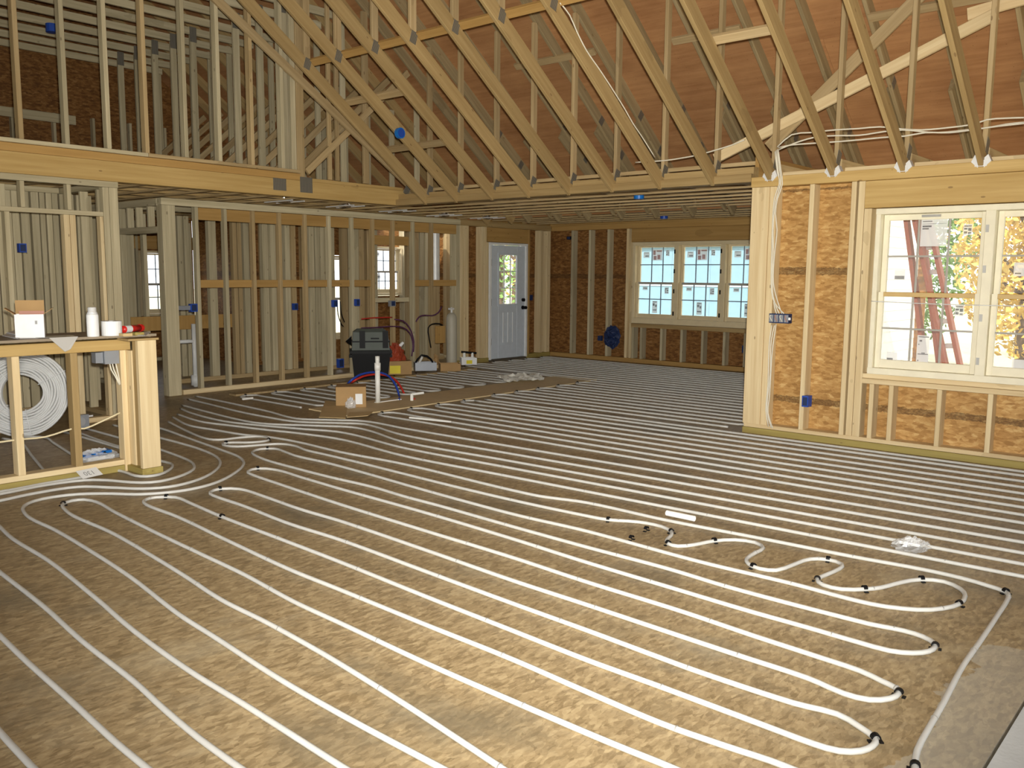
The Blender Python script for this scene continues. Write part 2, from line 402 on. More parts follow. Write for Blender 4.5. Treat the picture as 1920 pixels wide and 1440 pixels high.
def window_unit(win, axis, c, a0, a1, z0, z1, cols, rows, mats, sgn=1, head=.05, stile=.045, depth=.05):
    """a double-hung unit: axis 'y' = wall along Y at x=c, 'x' = wall along X at y=c; sash > stile, rail, muntin, pane"""
    fm, mm, rm = mats
    zm = z0+(z1-z0)*.485
    def B(p, n, ar, cr, zr, mt):
        if axis == 'y': return lum(p, n, cr, ar, zr, mt)
        return lum(p, n, ar, cr, zr, mt)
    for s, (s0, s1, off) in enumerate(((zm-.02, z1, .045), (z0, zm+.02, .0))):
        loc = ((c+off, (a0+a1)/2, s0) if axis == 'y' else ((a0+a1)/2, c+off, s0))
        sh = bpy.data.objects.new('sash', None); COL.objects.link(sh); sh.parent = win; sh.location = Vector(loc)-absloc(win); sh.empty_display_size = .05
        c0, c1 = c+off, c+off+.04
        B(sh, 'stile', (a0, a0+stile), (c0, c1), (s0, s1), fm); B(sh, 'stile', (a1-stile, a1), (c0, c1), (s0, s1), fm)
        tr = (s1-.04, s1) if s == 1 else (s1-head, s1)
        br = (s0, s0+.04) if s == 0 else (s0, s0+.075)
        B(sh, 'rail', (a0+stile, a1-stile), (c0+.001, c1-.001), tr, rm if s == 1 else fm)
        B(sh, 'rail', (a0+stile, a1-stile), (c0+.001, c1-.001), br, rm if s == 0 else fm)
        g0, g1, h0, h1 = a0+stile, a1-stile, br[1], tr[0]
        for i in range(1, cols):
            a = g0+(g1-g0)*i/cols; B(sh, 'muntin', (a-.008, a+.008), (c0+.012, c1-.012), (h0, h1), mm)
        for i in range(1, rows):
            z = h0+(h1-h0)*i/rows; B(sh, 'muntin', (g0, g1), (c0+.010, c1-.010), (z-.008, z+.008), mm)
        for i in range(cols):
            for j in range(rows):
                B(sh, 'pane', (g0+(g1-g0)*i/cols+.008, g0+(g1-g0)*(i+1)/cols-.008), (c0+.017, c0+.022),
                  (h0+(h1-h0)*j/rows+.008, h0+(h1-h0)*(j+1)/rows-.008), 'glass')
    return zm
def sheet_sticker(win, axis, c, a, z, w, h, lines, mat='stickerpaper', pic=False):
    """a paper label stuck on the inside of the glass, with printed lines"""
    root = bpy.data.objects.new('sticker', None)
    mb = MB(); ink = MB()
    ar, zr = (a-w/2, a+w/2), (z-h/2, z+h/2)
    if axis == 'y': mb.box((c-.002, c), ar, zr)
    else: mb.box(ar, (c-.002, c), zr)
    bpy.data.objects.remove(root)
    st = mb.build('sticker', mat, win, (c, a, z) if axis == 'y' else (a, c, z))
    for (u0, u1, v0, v1) in lines:
        rr, zz = (a+w/2-w*u1, a+w/2-w*u0) if axis == 'y' else (a-w/2+w*u0, a-w/2+w*u1), (z+h/2-h*v1, z+h/2-h*v0)
        if axis == 'y': ink.box((c-.0035, c-.002), rr, zz)
        else: ink.box(rr, (c-.0035, c-.002), zz)
    if lines: ink.build('print', 'stickerred' if pic else 'stickerink', st, (c, a, z) if axis == 'y' else (a, c, z))
    return st

w1 = thing('window_1', 'large cream-framed double-hung window in the right wall, ladder visible outside', 'window', (XR+.05, 1.4, WZ0), kind='structure')
fx = (XR-.01, XR+.13)
lum(w1, 'frame_head', fx, (WY0-.9, WY1), (WZ1-.05, WZ1), 'vinyl'); lum(w1, 'frame_sill', fx, (WY0-.9, WY1), (WZ0-.035, WZ0+.022), 'vinyl')
lum(w1, 'frame_jamb', fx, (WY1-.04, WY1-.001), (WZ0+.022, WZ1-.05), 'vinyl')
UW = .835
ys = WY1-.041
for k in range(3):
    y1 = ys - k*(UW+.075); y0 = y1-UW
    window_unit(w1, 'y', XR+.03, y0+.003, y1-.003, WZ0+.024, WZ1-.052, 3, 2, ('vinyl', 'muntin', 'brownrail'))
    lum(w1, 'mullion', fx, (y0-.075, y0), (WZ0+.022, WZ1-.05), 'vinyl')
    for z in (.86, 1.22, 1.62, 1.95):
        mbx = MB(); mbx.box((XR-.016, XR-.009), (y0-.032, y0-.008), (z-.03, z+.03)); mbx.build('sash_lock', 'hinge', w1, (XR-.012, y0-.02, z))
    mbx = MB(); mbx.box((XR+.012, XR+.028), (y0+UW*.42, y0+UW*.6), (WZ1-.085, WZ1-.065)); mbx.build('lift', 'hinge', w1, (XR+.02, y0+UW*.5, WZ1-.075))
doc = [(.06, .42, .1, .13), (.06, .40, .26, .32), (.06, .3, .35, .4), (.06, .95, .2, .212)]
lab = [(.1, .9, .12, .24), (.1, .45, .36, .5), (.55, .9, .36, .62), (.1, .45, .66, .86), (.55, .9, .74, .9)]
cx1 = XR+.09
sheet_sticker(w1, 'y', cx1, 2.285, 1.935, .215, .24, doc)
sheet_sticker(w1, 'y', cx1, 2.02, 1.95, .07, .09, lab)
sheet_sticker(w1, 'y', cx1, 2.545, 1.57, .09, .085, [(.05, .95, .6, .95)])
sheet_sticker(w1, 'y', cx1-.045, 2.555, .845, .09, .085, [(.05, .6, .6, .95)])
sheet_sticker(w1, 'y', cx1-.045, 2.30, .925, .10, .25, [(.1, .95, .04, .07), (.2, .4, .16, .22), (.1, .2, .3, .34), (.1, .95, .64, .67), (.4, .7, .6, .63), (.1, .2, .86, .9)])
sheet_sticker(w1, 'y', cx1-.045, 2.03, 1.275, .07, .1, lab)
sheet_sticker(w1, 'y', cx1, 1.60, 1.62, .11, .11, [(.1, .5, .75, .85)])
sheet_sticker(w1, 'y', cx1-.045, 1.55, .84, .11, .10, [(.1, .8, .7, .9)])
tube('spacer_wire', [(XR-.02, 2.74, 1.335), (XR-.018, 2.2, 1.325), (XR-.02, 1.8, 1.325), (XR-.02, 1.0, 1.335), (XR-.02, -.5, 1.34)], .004, 'galv', w1)

# ------------------------------------------------------------------ far wall with the triple window
wf = thing('wall_far', 'far amber strand board wall with pale studs and a triple window', 'wall', (XF, 7, 0), kind='structure')
for y0, y1 in ((8.72, 10.63),):
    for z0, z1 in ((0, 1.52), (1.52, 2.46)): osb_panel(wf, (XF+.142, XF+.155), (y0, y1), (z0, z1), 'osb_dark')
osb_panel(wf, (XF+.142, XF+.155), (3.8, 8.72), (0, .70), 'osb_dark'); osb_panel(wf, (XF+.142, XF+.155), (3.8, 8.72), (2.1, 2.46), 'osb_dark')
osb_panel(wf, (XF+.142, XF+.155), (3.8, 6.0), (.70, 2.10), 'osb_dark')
lum(wf, 'sole_plate', (XF, XF+.14), (3.9, 10.49), (0, .075), 'orange')
lum(wf, 'top_plate', (XF, XF+.14), (3.9, 10.49), (2.36, 2.455), 'orange')
lum(wf, 'header', (XF+.01, XF+.14), (5.9, 8.70), (2.125, 2.358), 'orange')
lum(wf, 'rough_sill', (XF-.01, XF+.14), (5.9, 8.655), (.63, .70), 'pine')
for y in (10.0, 9.6, 9.19, 8.775): lum(wf, 'stud', (XF, XF+.14), (y-.024, y+.024), (.077, 2.358), 'weathered' if y > 9 else 'pale')
lum(wf, 'jack_stud', (XF+.004, XF+.14), (8.66, 8.705), (.077, 2.12), 'pale')
for y in (8.62, 8.45, 8.04, 7.64, 7.24, 6.84, 6.47): lum(wf, 'cripple_stud', (XF, XF+.14), (y-.022, y+.022), (.077, .628), 'weathered')
w2 = thing('window_2', 'triple double-hung window in the far wall with pale blue showing through', 'window', (XF+.05, 7.4, .71), kind='structure')
fx = (XF-.012, XF+.13)
lum(w2, 'frame_head', fx, (6.0, 8.65), (2.06, 2.12), 'almond'); lum(w2, 'frame_sill', fx, (6.0, 8.65), (.705, .80), 'almond')
lum(w2, 'frame_jamb', fx, (8.60, 8.65), (.80, 2.06), 'almond')
for k in range(3):
    y1 = 8.598-k*.868; y0 = y1-.775
    zm = window_unit(w2, 'y', XF+.03, y0, y1, .802, 2.058, 3, 2, ('almond', 'fmuntin', 'muntin'), stile=.05, head=.03)
    lum(w2, 'mullion', fx, (y0-.09, y0-.002), (.80, 2.06), 'almond')
    for z in (.9, 1.28, 1.62, 1.95):
        mbx = MB(); mbx.box((XF-.018, XF-.011), (y0-.028, y0-.004), (z-.035, z+.035)); mbx.build('sash_lock', 'black', w2, (XF-.014, y0-.016, z))
    a = lambda u: y1-.05-u*(.675)
    sheet_sticker(w2, 'y', XF+.09, a(.17), 1.90, .12, .10, [(.1, .9, .1, .18), (.3, .9, .6, .8)])
    sheet_sticker(w2, 'y', XF+.09, a(.5), 1.90, .19, .19, [(.05, .3, .1, .5), (.4, .95, .1, .22), (.1, .4, .6, .95), (.5, .8, .5, .9)], 'stickerpaper', True)
    sheet_sticker(w2, 'y', XF+.09, a(.80), 1.93, .07, .10, lab)
    sheet_sticker(w2, 'y', XF+.045, a(.5), 1.00, .10, .21, [(.1, .9, .05, .12), (.1, .5, .2, .4), (.6, .9, .3, .5), (.1, .9, .7, .8)])
    sheet_sticker(w2, 'y', XF+.045, a(.20), 1.32, .10, .06, [(.1, .9, .3, .6)])
    sheet_sticker(w2, 'y', XF+.045, a(.84), 1.29, .08, .11, lab)

# ------------------------------------------------------------------ left door wall
lum(wf, 'rim_board', (XF+.10, XF+.14), (3.9, 10.64), (2.457, 2.718), 'orange')
wl = thing('wall_left', 'left-hand outer wall with the white door, studs and amber sheathing', 'wall', (12, YD, 0), kind='structure')
for x0, x1, z0, z1 in ((10.95, 11.46, 0, 2.46), (12.53, 13.34, 0, 2.46), (11.463, 12.527, 2.07, 2.46)):
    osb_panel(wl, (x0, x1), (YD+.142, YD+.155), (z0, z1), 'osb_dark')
for x0, x1 in ((10.62, 11.46), (12.53, 13.2)):
    lum(wl, 'sole_plate', (x0, x1), (YD, YD+.14), (0, .075), 'treated')
lum(wl, 'top_plate', (10.62, 13.2), (YD, YD+.14), (2.36, 2.455), 'pine')
lum(wl, 'header', (11.45, 12.53), (YD+.02, YD+.14), (2.11, 2.358), 'orange', 'orange door header')
for x0, x1, mt in ((10.63, 10.74, 'weathered'), (10.745, 10.85, 'pale'), (10.855, 10.95, 'pale'), (11.27, 11.335, 'pale'), (11.34, 11.40, 'pale'),
                   (12.545, 12.585, 'orange'), (12.885, 12.97, 'pale'), (13.09, 13.14, 'pale'), (13.145, 13.19, 'pale')):
    lum(wl, 'stud', (x0, x1), (YD, YD+.14), (.077, 2.358), mt)
lum(wl, 'jack_stud', (11.405, 11.452), (YD, YD+.14), (.077, 2.10), 'pale')
lum(wl, 'rim_board', (10.9, 13.34), (YD+.10, YD+.14), (2.457, 2.718), 'orange')
d1 = thing('door_1', 'white half-glazed entry door with nine lights and black knob', 'door', (12, YD+.02, 0), kind='structure')
dx0, dx1 = 11.53, 12.46
yy = (YD+.02, YD+.065)
mbx = MB(); mbx.box((dx0-.03, dx1+.03), (YD-.005, YD+.12), (0, .035)); mbx.build('threshold', 'threshold', d1, (12, YD, 0))
lum(d1, 'jamb', (dx0-.055, dx0-.004), (YD-.006, YD+.13), (.03, 2.06), 'white'); lum(d1, 'jamb', (dx1+.004, dx1+.055), (YD-.006, YD+.13), (.03, 2.06), 'white')
lum(d1, 'head_jamb', (dx0-.055, dx1+.055), (YD-.006, YD+.13), (2.062, 2.10), 'white')
leaf = bpy.data.objects.new('leaf', None); COL.objects.link(leaf); leaf.parent = d1; leaf.location = Vector((12, YD+.02, .04))-absloc(d1)
gx0, gx1, gz0, gz1 = 11.735, 12.245, 1.00, 1.90
for n_, xr, zr in (('stile', (dx0, gx0), (.04, 2.055)), ('stile', (gx1, dx1), (.04, 2.055)), ('rail', (gx0, gx1), (gz1, 2.055)), ('lower_panel', (gx0, gx1), (.04, gz0))):
    lum(leaf, n_, xr, yy, zr, 'doorpaint')
for x in (11.86, 12.12, 11.99): lum(leaf, 'batten', (x-.006, x+.006), (YD+.012, YD+.02), (.32, .86), 'white')
for a0, a1, b0, b1 in ((gx0-.02, gx0+.015, gz0-.02, gz1+.02), (gx1-.015, gx1+.02, gz0-.02, gz1+.02), (gx0+.015, gx1-.015, gz1-.015, gz1+.02), (gx0+.015, gx1-.015, gz0-.02, gz0+.015)):
    lum(leaf, 'glazing_bead', (a0, a1), (YD+.01, YD+.02), (b0, b1), 'doorpaint')
for i in (1, 2):
    x = gx0+(gx1-gx0)*i/3; lum(leaf, 'muntin', (x-.009, x+.009), (YD+.03, YD+.05), (gz0, gz1), 'white')
    z = gz0+(gz1-gz0)*i/3; lum(leaf, 'muntin', (gx0, gx1), (YD+.032, YD+.048), (z-.009, z+.009), 'white')
for i in range(3):
    for j in range(3):
        lum(leaf, 'pane', (gx0+.17*i+.01, gx0+.17*(i+1)-.01), (YD+.038, YD+.043), (gz0+.3*j+.01, gz0+.3*(j+1)-.01), 'glass')
for z in (.35, 1.05, 1.75): lum(leaf, 'hinge', (dx0-.012, dx0+.012), (YD+.005, YD+.022), (z-.06, z+.06), 'black')
mbx = MB(); mbx.cyl((12.40, YD+.02, 1.08), (12.40, YD-.02, 1.08), .032); mbx.build('deadbolt', 'black', leaf, (12.40, YD, 1.08))
mbx = MB(); mbx.cyl((12.40, YD+.02, .94), (12.40, YD-.0, .94), .035); mbx.cyl((12.40, YD, .94), (12.40, YD-.05, .94), .014); mbx.cyl((12.40, YD-.04, .94), (12.40, YD-.075, .94), .032, .028)
mbx.build('knob', 'black', leaf, (12.40, YD, .94))

# ------------------------------------------------------------------ stud partitions
def run(parent, axis, c0, c1, positions, z0, z1, mat, name='stud', w=.042, holes=()):
    for p in positions:
        j = random.uniform(-.008, .008)
        r = (p-w/2+j, p+w/2+j)
        mt = mat if isinstance(mat, str) else random.choice(mat)
        if axis == 'x': lum(parent, name, r, (c0, c1), (z0, z1), mt)
        else: lum(parent, name, (c0, c1), r, (z0, z1), mt)
def seq(a, b, s): return [a+s*i for i in range(int((b-a)/s+.999)) if a+s*i < b]

wp = thing('wall_kitchen', 'open stud partition with orange mid-height blocking, left of the door', 'wall', (5.5, YP, 0), kind='structure')
lum(wp, 'sole_plate', (5.60, 10.6), (YP, YP+.09), (0, .06), 'pale')
lum(wp, 'top_plate', (5.40, 10.6), (YP-.005, YP+.095), (2.355, 2.44), 'weathered')
lum(wp, 'corner_post', (5.41, 5.58), (YP, YP+.14), (.0, 2.353), 'weathered', 'thick weathered corner post')
pst = [5.87, 6.27, 6.69, 7.10, 7.52, 7.93, 8.34, 8.74, 9.14, 9.56, 9.96]
run(wp, 'x', YP+.002, YP+.088, pst, .062, 2.353, ['weathered', 'weathered', 'pine2'], w=.046)
for a, b in zip(pst[:-1], pst[1:]):
    lum(wp, 'blocking', (a+.034, b-.034), (YP+.046, YP+.086), (2.20, 2.352), 'orange')
    if not 8.7 < a < 9.2: lum(wp, 'blocking', (a+.034, b-.034), (YP+.046, YP+.086), (1.345, 1.445), 'orange')
lum(wp, 'blocking', (9.995, 10.55), (YP+.046, YP+.086), (2.20, 2.352), 'orange'); lum(wp, 'blocking', (9.995, 10.55), (YP+.046, YP+.086), (1.345, 1.445), 'orange')
lum(wp, 'blocking', (8.775, 9.525), (YP+.09, YP+.128), (1.98, 2.12), 'orange'); lum(wp, 'blocking', (8.775, 9.525), (YP+.09, YP+.16), (1.10, 1.17), 'weathered')

wb = thing('wall_pantry', 'second row of weathered studs seen through the kitchen partition', 'wall', (6.2, 11.5, 0), kind='structure')
lum(wb, 'sole_plate', (6.0, 11.3), (11.45, 11.54), (0, .06), 'pine2'); lum(wb, 'top_plate', (5.6, 11.3), (11.45, 11.54), (2.36, 2.44), 'weathered')
for a_, b_ in ((395, 409), (440, 447), (449, 456), (460, 470), (495, 505), (510, 520), (537, 546), (549, 557), (582, 591), (593, 602), (603, 612), (623, 629), (643, 653), (665, 674), (675, 684), (700, 709), (765, 773), (777, 786), (788, 796), (798, 808), (812, 825), (837, 847), (849, 858)):
    lum(wb, 'stud', (onY(a_, 560, 11.45).x, onY(b_, 560, 11.45).x), (11.452, 11.538), (.062, 2.358), random.choice(['weathered', 'weathered', 'pine2']))
wb2 = thing('wall_utility', 'weathered studs of the utility room cross walls behind the partition', 'wall', (8.2, 11.5, 0), kind='structure')
for xx, y0, y1 in ((11.48, 10.7, 12.65),):
    lum(wb2, 'sole_plate', (xx, xx+.09), (y0, y1), (0, .06), 'weathered'); lum(wb2, 'top_plate', (xx, xx+.09), (y0, y1), (2.36, 2.44), 'weathered')
    run(wb2, 'y', xx+.002, xx+.088, seq(y0+.06, y1-.03, .406), .062, 2.358, ['weathered', 'weathered', 'pine2'])
wh = thing('wall_hall', 'weathered stud wall running back from the corner post to the rear window', 'wall', (5.42, 11, 0), kind='structure')
lum(wh, 'sole_plate', (5.42, 5.51), (11.5, 14.6), (0, .06), 'weathered'); lum(wh, 'top_plate', (5.42, 5.51), (10.52, 14.6), (2.355, 2.44), 'weathered')
lum(wh, 'header', (5.42, 5.51), (10.52, 11.5), (2.02, 2.10), 'weathered')
run(wh, 'y', 5.422, 5.508, [10.75, 11.05, 11.3], 2.102, 2.353, 'weathered', 'cripple_stud')
for a_, b_ in ((217, 224), (228, 238), (241, 256), (273, 280), (338, 347), (350, 359)):
    lum(wh, 'stud', (onY(a_, 560, 12.2).x, onY(b_, 560, 12.2).x), (12.2, 12.29), (.0, 2.353), 'weathered')
run(wh, 'y', 5.422, 5.508, [11.53, 11.58, 12.0, 12.4, 12.8, 13.2], .062, 2.353, 'weathered')
wk = thing('wall_closet', 'dense weathered stud closet with a framed doorway at the left edge', 'wall', (3.5, YC, 0), kind='structure')
lum(wk, 'top_plate', (.6, 4.29), (YC, YC+.09), (2.395, 2.455), 'weathered')
lum(wk, 'sole_plate', (3.72, 4.29), (YC, YC+.09), (0, .05), 'pale'); lum(wk, 'sole_plate', (.6, 3.24), (YC, YC+.09), (0, .05), 'pale')
lum(wk, 'door_header', (.6, 4.125), (YC, YC+.09), (2.10, 2.145), 'weathered')
for x in (2.95, 3.37, 3.80): lum(wk, 'cripple_stud', (x-.02, x+.02), (YC+.002, YC+.088), (2.147, 2.393), 'weathered')
for x0, x1, mt in ((3.20, 3.245, 'weathered'), (3.735, 3.79, 'pale'), (3.795, 3.85, 'pale'), (4.09, 4.125, 'pale')):
    lum(wk, 'jack_stud', (x0, x1), (YC+.002, YC+.088), (.052, 2.098), mt)
for x0, x1 in ((4.13, 4.19), (4.195, 4.285)): lum(wk, 'corner_stud', (x0, x1), (YC, YC+.088), (.052, 2.393), 'weathered')
lum(wk, 'top_plate', (4.2, 4.29), (YC+.1, 12.4), (2.395, 2.455), 'weathered'); lum(wk, 'sole_plate', (4.2, 4.29), (YC+.1, 12.4), (0, .05), 'pine2')
run(wk, 'y', 4.202, 4.288, [9.42, 9.82, 10.22, 10.35, 10.62, 11.03, 11.43, 11.84, 12.24], .052, 2.393, 'weathered')
lum(wk, 'top_plate', (1.0, 4.19), (10.3, 10.39), (2.395, 2.455), 'weathered'); lum(wk, 'sole_plate', (1.0, 4.19), (10.3, 10.39), (0, .05), 'pine2')
for a_, b_ in ((20, 32), (33, 46), (49, 65), (69, 83), (85, 94), (97, 107), (108, 119), (137, 148), (153, 162), (165, 181)):
    lum(wk, 'stud', (onY(a_, 560, 10.3).x, onY(b_, 560, 10.3).x), (10.302, 10.388), (.052, 2.393), 'weathered')
run(wk, 'y', 3.3, 3.388, [9.6, 9.8, 10.0, 10.2], .052, 2.393, 'weathered')
lum(wk, 'panel', (2.2, 3.1), (9.3, 9.34), (.05, 1.8), 'greywood', 'grey panel at the frame edge')

# rear outer walls
wz = thing('wall_rear', 'dark strand board rear wall with a window, seen at the end of the hall', 'wall', (4, 14.8, 0), kind='structure')
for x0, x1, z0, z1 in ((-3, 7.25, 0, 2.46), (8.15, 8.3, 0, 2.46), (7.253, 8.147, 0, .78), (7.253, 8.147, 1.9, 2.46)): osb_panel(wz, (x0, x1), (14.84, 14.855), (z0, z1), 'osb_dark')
run(wz, 'x', 14.70, 14.838, [4.4, 4.8, 5.2, 6.1, 7.2, 8.19], .06, 2.4, 'weathered'); lum(wz, 'sole_plate', (4.3, 8.3), (14.70, 14.838), (0, .058), 'weathered')
lum(wz, 'header', (7.15, 8.25), (14.71, 14.838), (1.93, 2.15), 'orange'); lum(wz, 'rough_sill', (7.23, 8.17), (14.70, 14.838), (.73, .775), 'pine2')
mbg = MB(); mbg.add([(-4.95, 14.84, 2.45), (10.95, 14.84, 2.45), (3, 14.84, 8.5), (-4.95, 14.855, 2.45), (10.95, 14.855, 2.45), (3, 14.855, 8.5)], [(0, 1, 2), (5, 4, 3), (0, 3, 4, 1), (1, 4, 5, 2), (2, 5, 3, 0)])
mbg.build('gable_panel', 'osb_dark', wz, (3, 14.84, 2.47))
for x in seq(.5, 8.5, .61):
    lum(wz, 'gable_stud', (x-.02, x+.02), (14.74, 14.838), (2.80, 4.0 if x < 5.2 else min(4.0, 3.5+.76*(9.46-x)-.2)), 'weathered')
lum(wz, 'gable_rail', (.5, 6.3), (14.70, 14.738), (3.85, 3.99), 'weathered')
osb_panel(wz, (8.30, 8.315), (12.86, 14.8), (0, 2.46), 'osb_dark')
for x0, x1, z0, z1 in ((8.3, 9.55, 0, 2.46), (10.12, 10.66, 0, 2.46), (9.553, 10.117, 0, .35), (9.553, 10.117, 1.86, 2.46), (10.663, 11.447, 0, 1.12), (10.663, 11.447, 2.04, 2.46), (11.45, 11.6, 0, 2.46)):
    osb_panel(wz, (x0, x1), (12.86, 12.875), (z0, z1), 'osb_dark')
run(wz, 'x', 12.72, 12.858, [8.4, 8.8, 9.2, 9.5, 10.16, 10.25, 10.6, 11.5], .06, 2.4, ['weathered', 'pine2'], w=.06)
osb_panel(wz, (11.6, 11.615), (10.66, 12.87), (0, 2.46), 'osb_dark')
def small_window(n, label, x0, x1, yc, z0, z1, cols, rows):
    w = thing('window_%d' % n, label, 'window', ((x0+x1)/2, yc, z0), kind='structure')
    yr = (yc-.01, yc+.12)
    lum(w, 'frame_jamb', (x0-.04, x0), yr, (z0, z1), 'almond'); lum(w, 'frame_jamb', (x1, x1+.04), yr, (z0, z1), 'almond')
    lum(w, 'frame_head', (x0-.04, x1+.04), yr, (z1+.001, z1+.04), 'almond'); lum(w, 'frame_sill', (x0-.04, x1+.04), yr, (z0-.04, z0-.001), 'almond')
    window_unit(w, 'x', yc+.03, x0+.002, x1-.002, z0+.002, z1-.002, cols, rows, ('almond', 'fmuntin', 'muntin'), stile=.035, head=.03)
    return w
small_window(3, 'narrow gridded window at the end of the hall, left of the partition', 7.30, 8.09, 14.72, .82, 1.86, 3, 2)
w4 = small_window(4, 'gridded utility-room window between studs, left of the white door', 10.71, 11.40, 12.74, 1.17, 2.0, 4, 2)
small_window(5, 'tall slim window glimpsed through the partition above the black tote', 9.60, 10.07, 12.74, .40, 1.81, 2, 1)
for a, z in ((10.85, 1.9), (11.25, 1.93), (10.87, 1.48), (11.22, 1.5)): sheet_sticker(w4, 'x', 12.76, a, z, .08, .1, [(.1, .9, .3, .7)])

# unseen shell behind the photographer
wn = thing('wall_near', 'stud and strand board wall behind the camera', 'wall', (2, -2.5, 0), kind='structure')
for x0, x1, z0, z1 in ((-3, -2, 0, 2.6), (1.2, 2.4, 0, 2.6), (5.6, 8.2, 0, 2.6), (-2, 1.2, 2.15, 2.6), (2.4, 5.6, 2.15, 2.6)): osb_panel(wn, (x0, x1), (-2.62, -2.6), (z0, z1), 'osb_wall')
run(wn, 'x', -2.6, -2.46, seq(5.7, 8, .406)+[-2.9, -2.5, -2.1, 1.25, 1.65, 2.05, 2.35], 0, 2.5, 'pale')
ww = thing('wall_west', 'solid strand board wall at the photographer\'s left, out of view', 'wall', (-3, 6, 0), kind='structure')
for y0, y1, z0, z1 in ((-2.6, 14.85, 2.15, 3.93), (-2.6, -1.5, 0, 2.15), (2.5, 4.0, 0, 2.15), (8.0, 14.85, 0, 2.15)): osb_panel(ww, (-3.02, -3.0), (y0, y1), (z0, z1), 'osb_wall')
run(ww, 'y', -3.0, -2.86, [-2.4, -2.0, -1.55, 2.55, 2.95, 3.35, 3.95]+seq(8.05, 14.7, .61), 0, 2.15, 'pale')
mbg = MB(); mbg.add([(-4.95, -2.64, 2.45), (10.95, -2.64, 2.45), (3, -2.64, 8.5), (-4.95, -2.625, 2.45), (10.95, -2.625, 2.45), (3, -2.625, 8.5)], [(0, 1, 2), (5, 4, 3), (0, 3, 4, 1), (1, 4, 5, 2), (2, 5, 3, 0)])
mbg.build('gable_panel', 'osb_wall', wn, (3, -2.6, 2.6))

# ------------------------------------------------------------------ long beam above the kitchen opening and beam over the far-room opening
bm_ = thing('beam_kitchen', 'long layered yellow beam spanning from the left edge to the truss corner', 'beam', (5, YB, CEIL), kind='structure')
lum(bm_, 'beam_ply', (.4, 8.22), (YB-.005, YB+.04), (2.455, 2.655), 'beam')
lum(bm_, 'beam_ply', (.4, 8.22), (YB+.042, YB+.12), (2.455, 2.70), 'beam')
lum(bm_, 'upper_board', (.4, 6.52), (YB+.002, YB+.041), (2.657, 2.735), 'orange')
lum(bm_, 'plate', (.4, 4.6), (YB-.035, YB+.13), (2.737, 2.775), 'weathered', 'grey plate along the beam')
lum(bm_, 'plate', (4.603, 6.50), (YB-.035, YB+.13), (2.737, 2.775), 'pine2')
for x in (6.22, 6.60):
    mbx = MB(); mbx.box((x-.09, x+.09), (YB-.010, YB-.006), (2.515, 2.655 if x < 6.5 else 2.70)); mbx.build('gusset_plate', 'plate', bm_, (x, YB-.008, 2.6))
bo = thing('beam_opening', 'yellow beam carrying the truss feet across the wide opening', 'beam', (XR, 6.5, CEIL), kind='structure')
lum(bo, 'beam_ply', (XR-.01, XR+.04), (3.945, 9.07), (2.45, 2.53), 'pine'); lum(bo, 'beam_ply', (XR+.042, XR+.15), (3.945, 9.07), (2.45, 2.60), 'pine')

# ------------------------------------------------------------------ roof deck
rf = thing('roof', 'red-brown plywood roof deck seen between the trusses', 'roof', (10.9, 6, 2.4), kind='structure')
SL = .76; TZ0 = 3.50; TX0 = 9.46
def zt(x): return TZ0 + SL*(TX0-x)
ang = math.atan(SL); ux, uz = -math.cos(ang), math.sin(ang)
pv, pf = box_data(.012, 1.218, 2.438, .001)
pm = mesh('plywood_panel', pv, pf, M['ply'])
ex, ez = 10.95, zt(10.95)+.085
n_up = Vector((math.sin(ang), 0, math.cos(ang)))
for side in (0, 1):
    for r in range(9):
        s = 1.22*(r+.5)
        cx, cz = ex+ux*s, ez+uz*s
        if cx < 3.0: continue
        for k in range(-1, 8):
            y = -2.4+2.44*(k+.5*(1+(r % 2)))
            zc = Vector((0, 1, 0)); yc = Vector((ux, 0, uz)) if side == 0 else Vector((-ux, 0, uz))
            x_ = yc.cross(zc); q = Matrix((x_, yc, zc)).transposed().to_quaternion()
            put('plywood_panel', pm, rf, (cx if side == 0 else 6.0-cx, y, cz), q)

for sd_ in (0, 1):
    sg = 1 if sd_ == 0 else -1; a_ = Vector((10.95 if sd_ == 0 else -4.95, 6.1, zt(10.95)+.085+.012)); b_ = Vector((3.0, 6.1, zt(3.0)+.085+.012))
    z_ = (b_-a_); L_ = z_.length; z_.normalize(); y_ = Vector((0, 1, 0)); x_ = y_.cross(z_)
    vv_, ff_ = box_data(.006, 17.6, L_, .001)
    put('light_block_underlay', mesh('light_block_underlay', vv_, ff_, M['lightblock']), rf, (a_+b_)/2, Matrix((x_, y_, z_)).transposed().to_quaternion())  # unseen black sheet added above the panels to block light through their joints
mb = MB(); mb.box((2.6, 3.4), (-2.7, 14.95), (zt(3.1)+.06, zt(3.1)+.12)); mb.build('light_block_ridge', 'ply', rf, (3, 6, zt(3.1)+.08))  # unseen strip added over the ridge slot to keep the sun out
